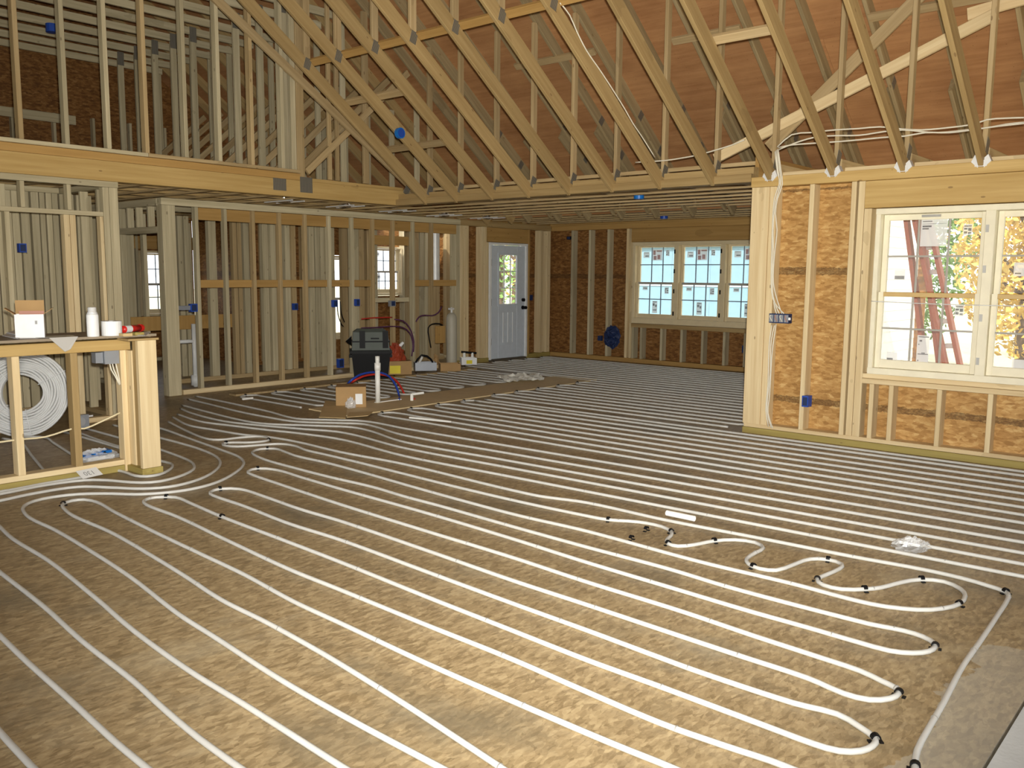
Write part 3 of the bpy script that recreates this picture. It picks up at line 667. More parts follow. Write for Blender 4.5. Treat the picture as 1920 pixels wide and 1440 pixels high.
# ------------------------------------------------------------------ trusses
def plate_at(t, x, y, z, w=.1, h=.12, rot=0.0):
    k = ('gp', w, h)
    if k not in CACHE:
        v, f = box_data(w, .003, h, .0003); CACHE[k] = mesh('gusset_plate', v, f, M['plate'])
    put('gusset_plate', CACHE[k], t, (x, y, z), Quaternion((0, 1, 0), rot))
BS = .725; BX, BZ = 8.06, 2.515
def zb(x): return BZ + BS*(BX-x)
ORD = ['first', 'second', 'third', 'fourth', 'fifth', 'sixth', 'seventh', 'eighth', 'ninth', 'tenth', 'eleventh', 'twelfth', 'thirteenth']
TY = [1.93, 2.54, 3.15, 3.75, 4.36, 4.97, 5.57, 6.16, 6.75, 7.33, 7.94, 8.50]
def vaulted(y, label):
    t = thing('vaulted_truss', label, 'truss', (BX, y, 2.5), 'vaulted roof trusses over the great room')
    th = .04
    stick(t, 'bottom_chord', (BX+.03, y, zb(BX+.03)), (3.0, y, zb(3.0)), .14, th, 'pine')
    stick(t, 'bottom_chord', (3.0, y, zb(3.0)), (-2.1, y, zb(3.0)-BS*5.1), .14, th, 'pine')
    stick(t, 'top_chord', (10.9, y, zt(10.9)), (3.02, y, zt(3.02)), .14, th, 'greywood')
    stick(t, 'top_chord', (2.98, y, zt(3.02)), (-4.9, y, zt(10.9)), .14, th, 'greywood')
    lum(t, 'tail_chord', (BX+.13, 10.72), (y-.02, y+.02), (2.50, 2.62), 'pine2')
    for x, w in ((8.13, .075), (6.22, .085), (4.6, .085)):
        z0 = zb(x)+.09 if x < 8 else 2.60
        lum(t, 'web', (x-w/2, x+w/2), (y-.02, y+.02), (z0, zt(x)-.09), 'pine2')
    stick(t, 'web', (8.16, y, 2.75), (6.30, y, zt(6.30)-.1), .075, .036, 'pine2') if False else None
    # doubled lower end of the top chord with a stepped scab, as on the far slope
    stick(t, 'scab', (9.45, y+.041, zt(9.45)-.10), (10.75, y+.041, zt(10.75)-.05), .16, .038, 'greywood')
    plate_at(t, 8.11, y-.022, 2.62, .085, .13, .35)
    plate_at(t, 6.22, y-.022, zb(6.22)+.03, .085, .12, .3)
    plate_at(t, 9.46, y-.022, zt(9.46), .085, .11, .6); plate_at(t, 9.93, y-.022, zt(9.93)-.02, .085, .11, .6)
    return t
for i, y in enumerate(TY):
    vaulted(y, '%s vaulted roof truss counting in from the right edge of the photo' % ORD[i])
vaulted(1.32, 'vaulted roof truss just outside the right edge of the photo')

# bright ties where the four right-hand trusses meet the wall plate
for i, y in enumerate(TY[:4]):
    t = MB()
    t.box((XR-.026, XR-.0215), (y-.045, y+.045), (2.45, 2.50)); 
    for s in (-1, 1):
        t.add([(XR-.02, y+s*.022, 2.44), (XR-.02, y+s*.075, 2.49), (XR-.02, y+s*.05, 2.545), (XR-.02, y+s*.022, 2.52),
               (XR+.05, y+s*.022, 2.44), (XR+.05, y+s*.075, 2.49), (XR+.05, y+s*.05, 2.545), (XR+.05, y+s*.022, 2.52)],
              [(0, 1, 2, 3), (7, 6, 5, 4), (0, 4, 5, 1), (1, 5, 6, 2), (2, 6, 7, 3), (3, 7, 4, 0)])
    o = t.build('hurricane_tie', 'galv', None, (XR-.02, y, 2.44))
    tag(o, 'shiny galvanised tie at the foot of the %s truss from the right edge' % ORD[i], 'metal tie', 'galvanised truss ties')

# gable truss standing on the long beam
gt = thing('gable_truss', 'tall stud-filled gable truss standing on the long yellow beam', 'truss', (5, YC, 2.78))
gy = (YC-.015, YC+.025)
for i, x in enumerate([2.14, 2.55, 2.97, 3.38, 3.80, 4.21, 4.61, 5.05, 5.455, 5.87, 6.28]):
    lum(gt, 'web', (x-.022, x+.022), (YC-.03, YC+.06), (2.777, zt(max(x, 3.1))-.1), 'weathered' if i % 3 else 'pine2')
lum(gt, 'web', (6.42, 6.49), (YC+.0, YC+.06), (2.777, zt(6.45)-.1), 'weathered'); lum(gt, 'web', (6.495, 6.60), (YC-.01, YC+.05), (2.66, zt(6.55)-.1), 'pine2')
for x, w in ((6.98, .05), (7.10, .05), (7.56, .09)): lum(gt, 'web', (x-w/2, x+w/2), gy, (2.702, zt(x)-.1), 'pine2')
stick(gt, 'bottom_chord', (8.42, YC-.055, 2.64), (3.0, YC-.055, 6.03), .10, .04, 'pine2')
stick(gt, 'top_chord', (10.9, YC, zt(10.9)), (3.02, YC, zt(3.02)), .14, .04, 'greywood')
stick(gt, 'web', (6.63, YC, 2.77), (8.3, YC, 4.22), .085, .038, 'pine2')
plate_at(gt, 8.20, YC-.08, 2.66, .09, .12, .5)

# attic trusses behind the gable
for k in range(10):
    y = 9.46+.535*k
    t = thing('attic_truss', '%s attic truss behind the stud-filled gable, counting away from the camera' % ORD[k], 'truss', (6.6, y, 2.7), 'attic trusses behind the gable')
    yr = (y-.02, y+.02)
    lum(t, 'bottom_chord', (.5, 8.8), yr, (2.52, 2.72), 'pine2')
    lum(t, 'knee_web', (6.555, 6.645), yr, (2.722, 4.77), 'weathered')
    lum(t, 'ceiling_tie', (-1.0, 7.55), yr, (4.775, 4.87), 'weathered')
    stick(t, 'top_chord', (10.9, y, zt(10.9)), (3.02, y, zt(3.02)), .14, .04, 'pine')
    stick(t, 'web', (6.7, y, 2.77), (8.3, y, 4.2), .085, .036, 'pine2')
    lum(t, 'web', (7.47, 7.55), (y+.021, y+.057), (2.722, zt(7.5)-.1), 'weathered')
    lum(t, 'web', (8.75, 8.83), yr, (2.722, zt(8.8)-.1), 'weathered')
    stick(t, 'web', (4.6, y, 4.97), (5.6, y, zt(5.6)-.1), .085, .036, 'pine2')
    plate_at(t, 6.6, y-.022, 4.78, .10, .2); plate_at(t, 3.9, y-.022, 4.84, .22, .13)

# long brace, short blocks and diagonal braces between the trusses
def brace(p0, p1, w, t, mat, normal, label):
    p0, p1 = Vector(p0), Vector(p1); z = (p1-p0); L = z.length; z.normalize()
    y = Vector(normal); y = (y - z*y.dot(z)).normalized(); x = y.cross(z)
    v, f = box_data(w, t, L); me = mesh('brace', v, f, M[mat])
    o = put('truss_brace', me, None, (p0+p1)/2, Matrix((x, y, z)).transposed().to_quaternion())
    return tag(o, label, 'brace')
nb = Vector((math.sin(math.atan(BS)), 0, math.cos(math.atan(BS))))
xb = 6.24
brace(Vector((xb, 2.2, zb(xb)))+nb*.095, Vector((xb, 8.62, zb(xb)))+nb*.095, .085, .04, 'orange', nb, 'long orange brace running across the tops of the vaulted trusses')
for (y0, y1, x, lb) in ((7.45, 8.62, 6.74, 'short pale block nailed between the two trusses nearest the gable'),
                        (7.45, 8.62, 7.39, 'lower short yellow block between the trusses nearest the gable'),
                        (3.15, 3.76, 6.80, 'short block bridging the third and fourth trusses from the right')):
    brace(Vector((x, y0, zb(x)))+nb*.092, Vector((x, y1, zb(x)))+nb*.092, .085, .038, 'pine2', nb, lb)
for y0, y1, x, lb in ((1.93, 3.15, 8.72, 'pale cross block high on the roof deck at the right'), (4.4, 5.2, 8.60, 'pale cross block on the roof deck near the middle'), (6.2, 7.4, 8.55, 'pale cross block on the roof deck above the middle trusses')):
    brace((x, y0, zt(x)-.09), (x, y1, zt(x)-.09), .085, .038, 'pine2', (math.sin(ang), 0, math.cos(ang)), lb)
brace((8.195, 4.42, 2.72), (8.195, 1.93, 3.68), .10, .036, 'pale', (1, 0, 0), 'long pale diagonal brace rising to the right behind the truss webs')
brace((8.235, 3.87, 2.79), (8.235, 2.35, 4.12), .11, .036, 'pine2', (1, 0, 0), 'steep diagonal brace crossing the long pale one at the right')
brace((8.235, 2.16, 3.72), (8.235, .9, 3.88), .10, .036, 'pale', (1, 0, 0), 'pale brace end in the top right corner')
brace((8.30, -.5, 2.53), (8.30, 3.75, 2.53), .05, .04, 'pale', (0, 0, 1), 'ragged blocking strip behind the feet of the right-hand trusses')
brace((8.32, 3.9, 2.66), (8.32, 8.9, 2.66), .04, .04, 'pine2', (0, 0, 1), 'thin strip behind the truss feet over the wide opening')

# ------------------------------------------------------------------ flat ceilings: strips and joists
ce = thing('ceiling', 'flat ceiling of thin yellow furring strips over the kitchen and far room', 'ceiling', (9, 8, CEIL), kind='structure')
for i, x in enumerate(seq(8.30, 13.15, .406)):
    lum(ce, 'furring_strip', (x-.035, x+.035), (3.95, 10.48), (2.462, 2.482), 'pine2')
for y in seq(4.05, 10.4, .406):
    lum(ce, 'joist', (10.75, 13.2), (y-.02, y+.02), (2.484, 2.68), 'pine2')
for i, x in enumerate(seq(1.0, 8.25, .406)):
    lum(ce, 'furring_strip', (x-.035, x+.035), (YC+.11, 14.6), (2.462, 2.482), 'pine2')
for y in seq(9.75, 14.6, .535): lum(ce, 'joist', (.6, 11.0), (y-.02, y+.02), (2.484, 2.518), 'pine')
mbx = MB(); mbx.box((8.3, 13.3), (3.9, 10.6), (2.70, 2.72)); mbx.build('attic_floor', 'osb_dark', ce, (10, 7, 2.7)) if False else None
# far room attic cover (its own roof seen from below only through the strips)
mbx = MB(); mbx.box((10.45, 13.6), (3.8, 10.7), (2.72, 2.74)); mbx.build('attic_cover', 'osb_dark', ce, (12, 7, 2.72))
# far-room side walls
ws = thing('wall_side', 'far-room side wall clad outside in white lap siding', 'wall', (10.5, 3.9, 0), kind='structure')
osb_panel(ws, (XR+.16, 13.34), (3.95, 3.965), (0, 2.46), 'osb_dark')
for i in range(19):
    z = -.3+.14*i
    mbx = MB(); mbx.add([(XR+.18, 3.945, z+.15), (13.4, 3.945, z+.15), (13.4, 3.945, z), (XR+.18, 3.945, z), (XR+.18, 3.93, z+.15), (13.4, 3.93, z+.15), (13.4, 3.924, z), (XR+.18, 3.924, z)],
                        [(0, 1, 2, 3), (7, 6, 5, 4), (4, 5, 1, 0), (3, 2, 6, 7), (0, 3, 7, 4), (1, 5, 6, 2)])
    mbx.build('siding_board', 'siding', ws, (10.5, 3.94, z))
lum(ws, 'rim_board', (XR+.16, 13.34), (3.95, 3.99), (2.462, 2.718), 'orange')
lum(ws, 'corner_board', (13.40, 13.44), (3.88, 4.0), (-.3, 2.9), 'white')

# ------------------------------------------------------------------ radiant floor tubing
R_ = .0112
def cropA(p): return (p[0]/2.4, 840+p[1]/2.4)
def cropC(p): return (1100+p[0]*.4271, 840+p[1]*.4271)
def cropD(p): return (220+p[0]*.28125, 740+p[1]*.28125)
def fl_(pts, f=None): return [Vector((q.x, q.y, R_)) for q in (onZ(*(f(p) if f else p), R_) for p in pts)]
def pipe(name, pts, label, step=.07, clips=()):
    o = tube(name, pts, R_, 'pex', None, True, 8, step)
    tag(o, label, 'tubing', 'white floor heating tubing')
    for p in clips: clip(o, p)
    if 'staples' in globals(): staples(o)
    return o
def clip_mesh():
    if 'clip' not in CACHE:
        mb = MB(); n = 7; ro, ri, hw = .0165, .0118, .010
        pts = []
        for i in range(n):
            a = math.pi*i/(n-1); pts.append((math.cos(a), math.sin(a)))
        v = [(c*r, s*hw, sn*r+R_*.4) for s in (-1, 1) for r in (ro, ri) for c, sn in pts]
        f = []
        for i in range(n-1):
            f += [(i, i+1, 2*n+i+1, 2*n+i), (n+i+1, n+i, 3*n+i, 3*n+i+1), (i+1, i, n+i, n+i+1), (2*n+i, 2*n+i+1, 3*n+i+1, 3*n+i)]
        mb.add(v, f); mb.box((-.025, -.012), (-.010, .010), (-R_, -R_+.005)); mb.box((.012, .025), (-.010, .010), (-R_, -R_+.005))
        CACHE['clip'] = mesh('clip', mb.v, mb.f, M['black'])
    return CACHE['clip']
def clip(o, px, rot=None):
    p = onZ(px[0], px[1], R_)
    # follow the nearest piece of the tube
    base = Vector(o.location); me = o.data; best = None
    n = 8; co = np.empty(len(me.vertices)*3); me.vertices.foreach_get('co', co); co = co.reshape(-1, n, 3).mean(1)
    loc = np.array([p.x-base.x, p.y-base.y, 0]); i = int(((co[:, :2]-loc[:2])**2).sum(1).argmin()); j = min(max(i, 1), len(co)-2)
    d = co[j+1]-co[j-1]
    c = put('clip', clip_mesh(), o, (base.x+co[j][0], base.y+co[j][1], R_), Quaternion((0, 0, 1), math.atan2(d[1], d[0])-math.pi/2))
    return c

# runs leaving the photo at its lower left
pipe('heating_tube', fl_([(-60, 1300), (0, 1373), (62, 1440), (130, 1510)]), 'white floor tube cutting the bottom left corner of the photo')
pipe('heating_tube', fl_([(-80, 1115), (0, 1192), (54, 1244), (125, 1307), (217, 1392), (275, 1440), (360, 1510)]), 'white floor tube, second from the bottom left corner')
pipe('heating_tube', fl_([(-90, 1000), (0, 1073), (83, 1138), (154, 1202), (250, 1277), (308, 1330), (375, 1386), (450, 1440), (560, 1515)]), 'white floor tube, third from the bottom left corner')
pipe('heating_tube', fl_([(-40, 950), (0, 988), (25, 1011), (92, 1052), (179, 1121), (250, 1182), (354, 1257), (458, 1321), (546, 1377), (640, 1437), (760, 1510)]), 'white floor tube, fourth from the bottom left corner')
# loops round the end of the half wall
def back(x, y0, y1): return [Vector((x, y0+(y1-y0)*k/4, R_)) for k in range(5)]
A = cropA
def arc_pipe(ptsA, left, label, clips=()):
    p = fl_(left)+fl_([A(q) for q in ptsA]); e = p[-1]
    p += back(e.x+.02, e.y+.25, 8.75)
    return pipe('heating_tube', p, label, .05, clips)
arc_pipe([(0, 197), (200, 160), (380, 130), (450, 115), (515, 101), (560, 108), (610, 125), (660, 128), (715, 120), (755, 103), (775, 85), (770, 70), (730, 60)], [(-120, 935)],
         'innermost tube bending round the foot of the half wall post', [(214, 882)])
arc_pipe([(0, 207), (200, 168), (380, 145), (480, 145), (560, 152), (640, 156), (720, 150), (800, 130), (855, 107), (875, 88), (860, 62), (800, 35), (735, 12)], [(-120, 945)],
         'second tube out from the half wall post, bending round it')
arc_pipe([(0, 237), (150, 205), (350, 175), (500, 178), (640, 183), (760, 175), (870, 150), (950, 115), (990, 75), (975, 40), (900, 5), (800, -25), (735, -42)], [(-120, 960)],
         'third tube out from the half wall post, bending round it')
pe = fl_([A(q) for q in [(735, -85), (860, -40), (1000, 10), (1075, 40), (1097, 70), (1060, 110), (960, 160), (820, 192), (640, 208), (480, 205), (350, 208), (230, 222), (150, 240), (108, 262), (106, 285), (140, 318), (250, 370), (450, 490), (600, 590), (800, 745), (980, 860), (1250, 1035), (1536, 1200)]])
pe = back(pe[0].x, 8.75, pe[0].y+.3)+pe+fl_([(850, 1452), (960, 1510)])
pipe('heating_tube', pe, 'outermost tube round the half wall, turning back toward the bottom of the photo', .05)
# the big serpentine
g_end = onZ(*cropC((390, 1405))); 
ser = fl_([(1120, 1560), (1000, 1480), (880, 1400), (760, 1321)])+fl_([A(q) for q in [(1536, 975), (1400, 895), (1200, 785), (1000, 685), (830, 575), (700, 495), (500, 380), (330, 305), (284, 268), (284, 252), (320, 238), (380, 232), (440, 245), (520, 290), (700, 380), (900, 475), (1100, 570), (1320, 690), (1536, 790)]])
ser += fl_([(800, 1244), (960, 1314), (1100, 1374)])+fl_([cropC(q) for q in [(180, 1325), (390, 1410)]])
a = ser[-1]
ser += [Vector((a.x-.02, .75, R_)), Vector((a.x+.05, .52, R_)), Vector((a.x+.15, .50, R_)), Vector((a.x+.21, .7, R_))]
ser += fl_([cropC(q) for q in [(880, 1400), (600, 1305), (330, 1210), (0, 1070)]])+fl_([(960, 1236), (800, 1172)])
ser += fl_([A(q) for q in [(1536, 640), (1300, 545), (1000, 405), (800, 310), (680, 265), (648, 247), (655, 233), (700, 222), (790, 222), (850, 245), (1000, 310), (1250, 405), (1536, 515)]])
ser += fl_([(800, 1119), (960, 1182)])+fl_([cropC(q) for q in [(0, 930), (330, 1050), (780, 1218), (1000, 1300), (1110, 1330), (1200, 1330), (1255, 1308), (1268, 1278), (1200, 1225), (1100, 1168), (910, 1120), (500, 985), (295, 910), (0, 800)]])
ser += fl_([(960, 1131), (800, 1072)])+fl_([A(q) for q in [(1536, 415), (1300, 340), (1100, 262), (960, 214), (945, 200), (990, 184), (1080, 185), (1180, 215), (1350, 275), (1536, 330)]])
ser += fl_([(800, 1032), (960, 1088)])+fl_([cropC(q) for q in [(0, 688), (245, 770), (665, 910), (970, 1010), (1130, 1078), (1240, 1105), (1330, 1100), (1370, 1078), (1360, 1055), (1300, 1025), (1200, 978), (1020, 918), (735, 825), (410, 715), (0, 588)]])
ser += fl_([(960, 1045), (800, 996)])+fl_([A(q) for q in [(1536, 255), (1250, 160), (1130, 118), (1115, 106), (1160, 92), (1250, 100), (1350, 130), (1536, 185)]])
ser += fl_([(800, 962), (960, 1010)])+fl_([cropC(q) for q in [(0, 502), (400, 622), (700, 712), (970, 788), (1190, 852), (1330, 890), (1430, 900), (1500, 893), (1530, 872), (1510, 845), (1440, 815), (1350, 793), (1240, 772), (650, 618), (350, 528), (0, 435)]])
ser += fl_([(960, 987), (830, 950)])+fl_([cropD(q) for q in [(1920, 680), (1700, 615), (1400, 545), (1150, 480), (1000, 438), (910, 400), (900, 383), (950, 363), (1050, 360), (1110, 378), (1200, 410), (1400, 455), (1650, 522), (1920, 600)]])
ser += fl_([(850, 934), (970, 966)])+fl_([cropC(q) for q in [(0, 365), (500, 500), (900, 595), (1250, 685), (1450, 710), (1560, 705), (1635, 685), (1662, 650), (1640, 618), (1570, 587), (1470, 577), (1380, 590), (1290, 613), (1220, 620), (1120, 620), (1040, 602), (1012, 578), (1050, 557), (1110, 530), (1120, 510), (1060, 490), (980, 488), (900, 515), (830, 537), (760, 530), (712, 510), (702, 487), (740, 460), (775, 440), (740, 415), (650, 403), (560, 408), (470, 425), (400, 431), (358, 420), (352, 403), (370, 385), (372, 368), (330, 345), (230, 325), (95, 315), (0, 298)]])
ser += fl_([(980, 942), (860, 914)])+fl_([cropD(q) for q in [(1920, 530), (1650, 462), (1400, 402), (1260, 370), (1180, 340), (1080, 328), (950, 336), (800, 346), (705, 336), (725, 321), (900, 318), (1008, 303), (960, 279), (820, 286), (680, 301), (590, 292), (470, 245), (340, 180)]])
def staples(o, gap=.8):
    if 'staple' not in CACHE:
        n_ = 7; v = [(math.cos(math.pi*i/6)*r, sy, math.sin(math.pi*i/6)*r) for sy in (-.0022, .0022) for r in (R_+.0016,) for i in range(n_)]
        v += [(math.cos(math.pi*i/6)*(R_+.0004), sy, math.sin(math.pi*i/6)*(R_+.0004)) for sy in (-.0022, .0022) for i in range(n_)]
        f = []
        for i in range(n_-1): f += [(i, i+1, n_+i+1, n_+i), (i+1, i, 2*n_+i, 2*n_+i+1), (n_+i, n_+i+1, 3*n_+i+1, 3*n_+i)]
        CACHE['staple'] = mesh('staple', v, f, M['hinge'])
    me = o.data; co = np.empty(len(me.vertices)*3); me.vertices.foreach_get('co', co); co = co.reshape(-1, 8, 3).mean(1); acc = gap*.5; base = Vector(o.location)
    for i in range(1, len(co)-1):
        acc += float(np.linalg.norm(co[i]-co[i-1]))
        w_ = base+Vector(co[i])
        if acc > gap:
            acc = random.uniform(-.15, .15)
            if w_.x > 5.2 or not (.4 < w_.y < 6): continue
            d = co[i+1]-co[i-1]; put('staple', CACHE['staple'], o, (w_.x, w_.y, R_), Quaternion((0, 0, 1), math.atan2(d[1], d[0])-math.pi/2))
bend_clips = [cropC(q) for q in [(1268, 1280), (1370, 1075), (1525, 868), (1632, 685), (1467, 575), (1222, 618), (1012, 577), (1062, 488), (732, 520), (552, 410), (355, 420), (372, 368), (95, 315)]] + \
    [A(q) for q in [(280, 255), (730, 218), (980, 180), (1142, 93), (1030, 302)]] + [cropD(q) for q in [(1010, 302), (710, 320), (975, 358)]]
pipe('heating_tube', ser, 'long white serpentine tube winding back and forth over the middle of the floor', .05, bend_clips)
# runs on to the right edge
def straight(px, y_end, x_end=None):
    p = fl_(px); e = p[-1]; xe = e.x if x_end is None else x_end
    return p+[Vector((xe, e.y+(y_end-e.y)*k/3, R_)) for k in (1, 2, 3)]
rr = fl_([cropD(q) for q in [(370, 150), (480, 205), (650, 235), (850, 268), (1000, 281), (1200, 315), (1500, 385), (1920, 465)]])+fl_([(1000, 928)])
rr += fl_([cropC(q) for q in [(0, 240), (350, 317), (770, 398), (1170, 477), (1470, 532), (1650, 572), (1770, 607), (1840, 632), (1852, 655), (1800, 740), (1730, 845), (1650, 960), (1560, 1130), (1490, 1250), (1450, 1330), (1442, 1400), (1455, 1470), (1500, 1560)]])
pipe('heating_tube', rr, 'tube that turns sharply near the right edge and heads for the bottom right', .06, [cropC((1445, 1395)), cropC((1845, 635))])
RX = [5.10, 5.325, 5.55, 5.78, 6.0]
RL = [[(400, 130), (560, 180), (750, 205), (1000, 235), (1200, 256), (1500, 300), (1920, 410)],
      [(420, 92), (500, 125), (700, 175), (900, 200), (1200, 226), (1500, 252), (1920, 357)],
      [(430, 70), (620, 120), (850, 175), (1000, 195), (1300, 206), (1600, 222), (1920, 317)],
      [(470, 30), (620, 65), (800, 110), (1000, 150), (1200, 180), (1500, 190), (1650, 197), (1920, 272)],
      [(520, 10), (700, 45), (1000, 110), (1200, 160), (1400, 168), (1650, 177), (1920, 226)]]
for k in range(5):
    p = fl_([cropD(q) for q in RL[k]]); e = p[-1]; x0 = e.x
    p += [Vector((x0+(RX[k]-x0)*t, e.y+(.1-e.y)*t, R_)) for t in (.2, .45, .7, 1.0)]
    pipe('heating_tube', p, '%s long tube beyond the sharply turning one, running to the right edge' % ORD[k], .07)
def serpentine(xs, yl, yr, first_left=True):
    pts = []; left = first_left
    for i, x in enumerate(xs):
        a, b = (yl(x), yr(x)); r = .11
        seg = [Vector((x, b + (a-b)*t, R_)) for t in (0, .06, .2, .4, .6, .8, .94, 1)]
        if i % 2 == 1: seg = seg[::-1]
        if i:
            m = (pts[-1]+seg[0])/2; d = .07 if (i % 2 == 1) else -.07
            pts.append(Vector((m.x, m.y+d, R_)))
        pts += seg
    return pts
xs = [6.215+.217*i for i in range(8)]+[7.93]
pipe('heating_tube', serpentine(xs[:-1]+[7.735], lambda x: 7.32, lambda x: -.4), 'serpentine tube in front of the right wall, packed between opening and wall', .08)
pipe('heating_tube', [Vector((7.90, y, R_)) for y in (-.4, 1, 2.5, 4, 5.5, 6.8, 7.3)], 'tube hugging the foot of the right wall', .08)
xs = [8.17+.2225*i for i in range(22)]
pipe('heating_tube', serpentine(xs, lambda x: 7.42 if x < 10.6 else 10.25, lambda x: 4.15), 'serpentine tube covering the far room floor up to the far wall', .08)
xs = [5.95+.2225*i for i in range(20)]
pipe('heating_tube', serpentine(xs, lambda x: 9.62 if x < 8.1 else 9.85, lambda x: 8.36), 'serpentine tube between the bare strip and the kitchen partition', .06)
for o_ in [k for k in COL.objects if k.name.startswith('heating_tube') and 'serpentine tube' in k['label'] and 'long' not in k['label']]:
    me = o_.data; co = np.empty(len(me.vertices)*3); me.vertices.foreach_get('co', co); co = co.reshape(-1, 8, 3).mean(1); b_ = Vector(o_.location)
    for i in range(2, len(co)-2):
        if co[i][1] > co[i-1][1] and co[i][1] > co[i+1][1]:
            d = co[i+1]-co[i-1]; put('clip', clip_mesh(), o_, b_+Vector(co[i]), Quaternion((0, 0, 1), math.atan2(d[1], d[0])-math.pi/2))
# tube ends behind the half wall
for k, (pts, lb) in enumerate((([(5, 822), (37, 829), (60, 855), (85, 885)], 'thin tube run under the tubing coil, nearest the left edge'),
                               ([(40, 819), (82, 820), (100, 830), (128, 848), (150, 862)], 'tube bending below the tubing coil behind the half wall'),
                               ([(150, 812), (185, 825), (225, 838)], 'tube passing behind the half wall beside the plastic bag'))):
    pipe('heating_tube', fl_(pts), lb, .05)

# loose clips lying on the boards
for px, lb in (((1212, 996), 'loose black clip lying right of the wavy tube start'), ((1184, 1013), 'loose black clip lying just above the long straight tube')):
    o = put('loose_clip', clip_mesh(), None, (*onZ(*px)[:2], R_)); tag(o, lb, 'clip')

# ------------------------------------------------------------------ bare boards on the floor
mb = MB(); mb.box((5.95, 10.55), (7.50, 8.22), (.001, .014)); o = mb.build('floor_board', 'striptan', None, (8, 7.9, 0)); tag(o, 'long bare tan strip laid flat between the tubing fields', 'board')
mb = MB(); mb.box((5.98, 10.4), (9.78, 9.93), (.0, .022)); o = mb.build('floor_plank', M['pine2'], None, (8, 9.85, 0)); tag(o, 'narrow plank lying along the front of the kitchen partition', 'board')

# ------------------------------------------------------------------ half wall
HY0, HY1 = 6.68, 6.79
hw = thing('wall_half', 'pale low half wall with open studs and a capped end post', 'wall', (2.8, HY0, 0), kind='structure')
lum(hw, 'sole_plate', (1.2, 3.10), (HY0, HY1), (0, .05), 'treated'); lum(hw, 'sole_plate', (1.2, 3.10), (HY0+.002, HY1), (.052, .092), 'pale')
for x0, x1, mt in ((2.335, 2.385, 'pale'), (2.735, 2.785, 'pine'), (1.93, 1.98, 'pale'), (3.105, 3.15, 'pale')):
    lum(hw, 'stud', (x0, x1), (HY0, HY1-.015), (.094 if x0 < 3.1 else .0, .945), mt)
lum(hw, 'top_rail', (1.2, 3.18), (HY0-.01, HY1), (.947, 1.03), 'beam')
lum(hw, 'end_stud', (3.152, 3.215), (6.60, 6.775), (.05, .945), 'pale')
lum(hw, 'post_face', (3.13, 3.275), (6.44, 6.485), (.05, 1.03), 'pale', 'pale face board of the end post')
lum(hw, 'post_core', (3.16, 3.26), (6.487, 6.598), (.05, 1.03), 'pine'); lum(hw, 'post_base', (3.12, 3.285), (6.435, 6.77), (-.0, .048), 'treated')
lum(hw, 'cap_rail', (3.05, 3.285), (6.42, 6.598), (1.032, 1.048), 'pine')
mb = MB(); mb.box((1.1, 3.36), (6.60, 7.16), (1.048, 1.067)); mb.build('cap_board', 'plywoodcap', hw, (2.3, 6.9, 1.0))
CT = 1.067
def on_cap(px): return onZ(px[0], px[1], CT)

# things on the half wall
p = on_cap((58, 633))
bx = thing('product_box', 'white box with open brown flaps on the half wall', 'box', (p.x, p.y, CT))
def rect_box(root, w, d, h, ang, t, mats, px, flaps=.07, z0=0.0):
    T = Matrix.Translation(Vector((px.x, px.y, z0))) @ Matrix.Rotation(ang, 4, 'Z')
    names = (('front_panel', (-w/2, w/2), (-d/2, -d/2+t)), ('back_panel', (-w/2, w/2), (d/2-t, d/2)), ('side_panel', (-w/2, -w/2+t), (-d/2+t, d/2-t)), ('side_panel', (w/2-t, w/2), (-d/2+t, d/2-t)))
    for n_, xr, yr in names:
        mb = MB(); mb.box(xr, yr, (0, h), T); mb.build(n_, mats[0], root, (px.x, px.y, z0))
    mb = MB(); mb.box((-w/2, w/2), (-d/2, d/2), (.0, t), T); mb.build('base_panel', mats[1], root, (px.x, px.y, z0))
    if flaps:
        for s in (-1, 1):
            mb = MB(); mb.add([(s*w/2, -d/2, h), (s*w/2, d/2, h), (s*(w/2+flaps*.8), d/2, h+flaps*.55), (s*(w/2+flaps*.8), -d/2, h+flaps*.55),
                               (s*w/2, -d/2, h+t), (s*w/2, d/2, h+t), (s*(w/2+flaps*.8), d/2, h+flaps*.55+t), (s*(w/2+flaps*.8), -d/2, h+flaps*.55+t)],
                              [(0, 1, 2, 3), (7, 6, 5, 4), (0, 4, 5, 1), (1, 5, 6, 2), (2, 6, 7, 3), (3, 7, 4, 0)], T); mb.build('flap', mats[2], root, (px.x, px.y, z0+h))
        mb = MB(); mb.box((-w/2, w/2), (d/2, d/2+t), (h-.01, h+flaps*1.3), T); mb.build('flap', mats[2], root, (px.x, px.y, z0+h))
vang = math.radians(40.95-90)
rect_box(bx, .185, .13, .17, math.radians(-24), .004, ('paper', 'paper', 'cardboard'), p, .075, CT)
T = Matrix.Translation((p.x, p.y, CT)) @ Matrix.Rotation(math.radians(-24), 4, 'Z')
mb = MB(); mb.box((-.07, .09), (.055, .06), (.165, .19), T); mb.build('orange_band', 'redink', bx, (p.x, p.y, CT+.17), label='orange printed inner flap')
mb = MB(); mb.box((.035, .05), (-.067, -.0652), (.10, .125), T); mb.build('print', 'ink', bx, (p.x, p.y, CT+.1))
p = on_cap((175, 631))
cn = thing('spray_can', 'silver spray can standing on the half wall', 'can', (p.x, p.y, CT))
mb = MB(); mb.lathe([(.040, 0), (.042, .004), (.042, .155), (.038, .168)], 20, (p.x, p.y, CT)); mb.build('body', 'paper', cn, (p.x, p.y, CT), True)
mb = MB(); mb.lathe([(.038, .168), (.033, .180), (.030, .183), (.030, .212), (.026, .217)], 20, (p.x, p.y, CT)); mb.build('cap', 'galv', cn, (p.x, p.y, CT+.17), True)
p = on_cap((210, 629))
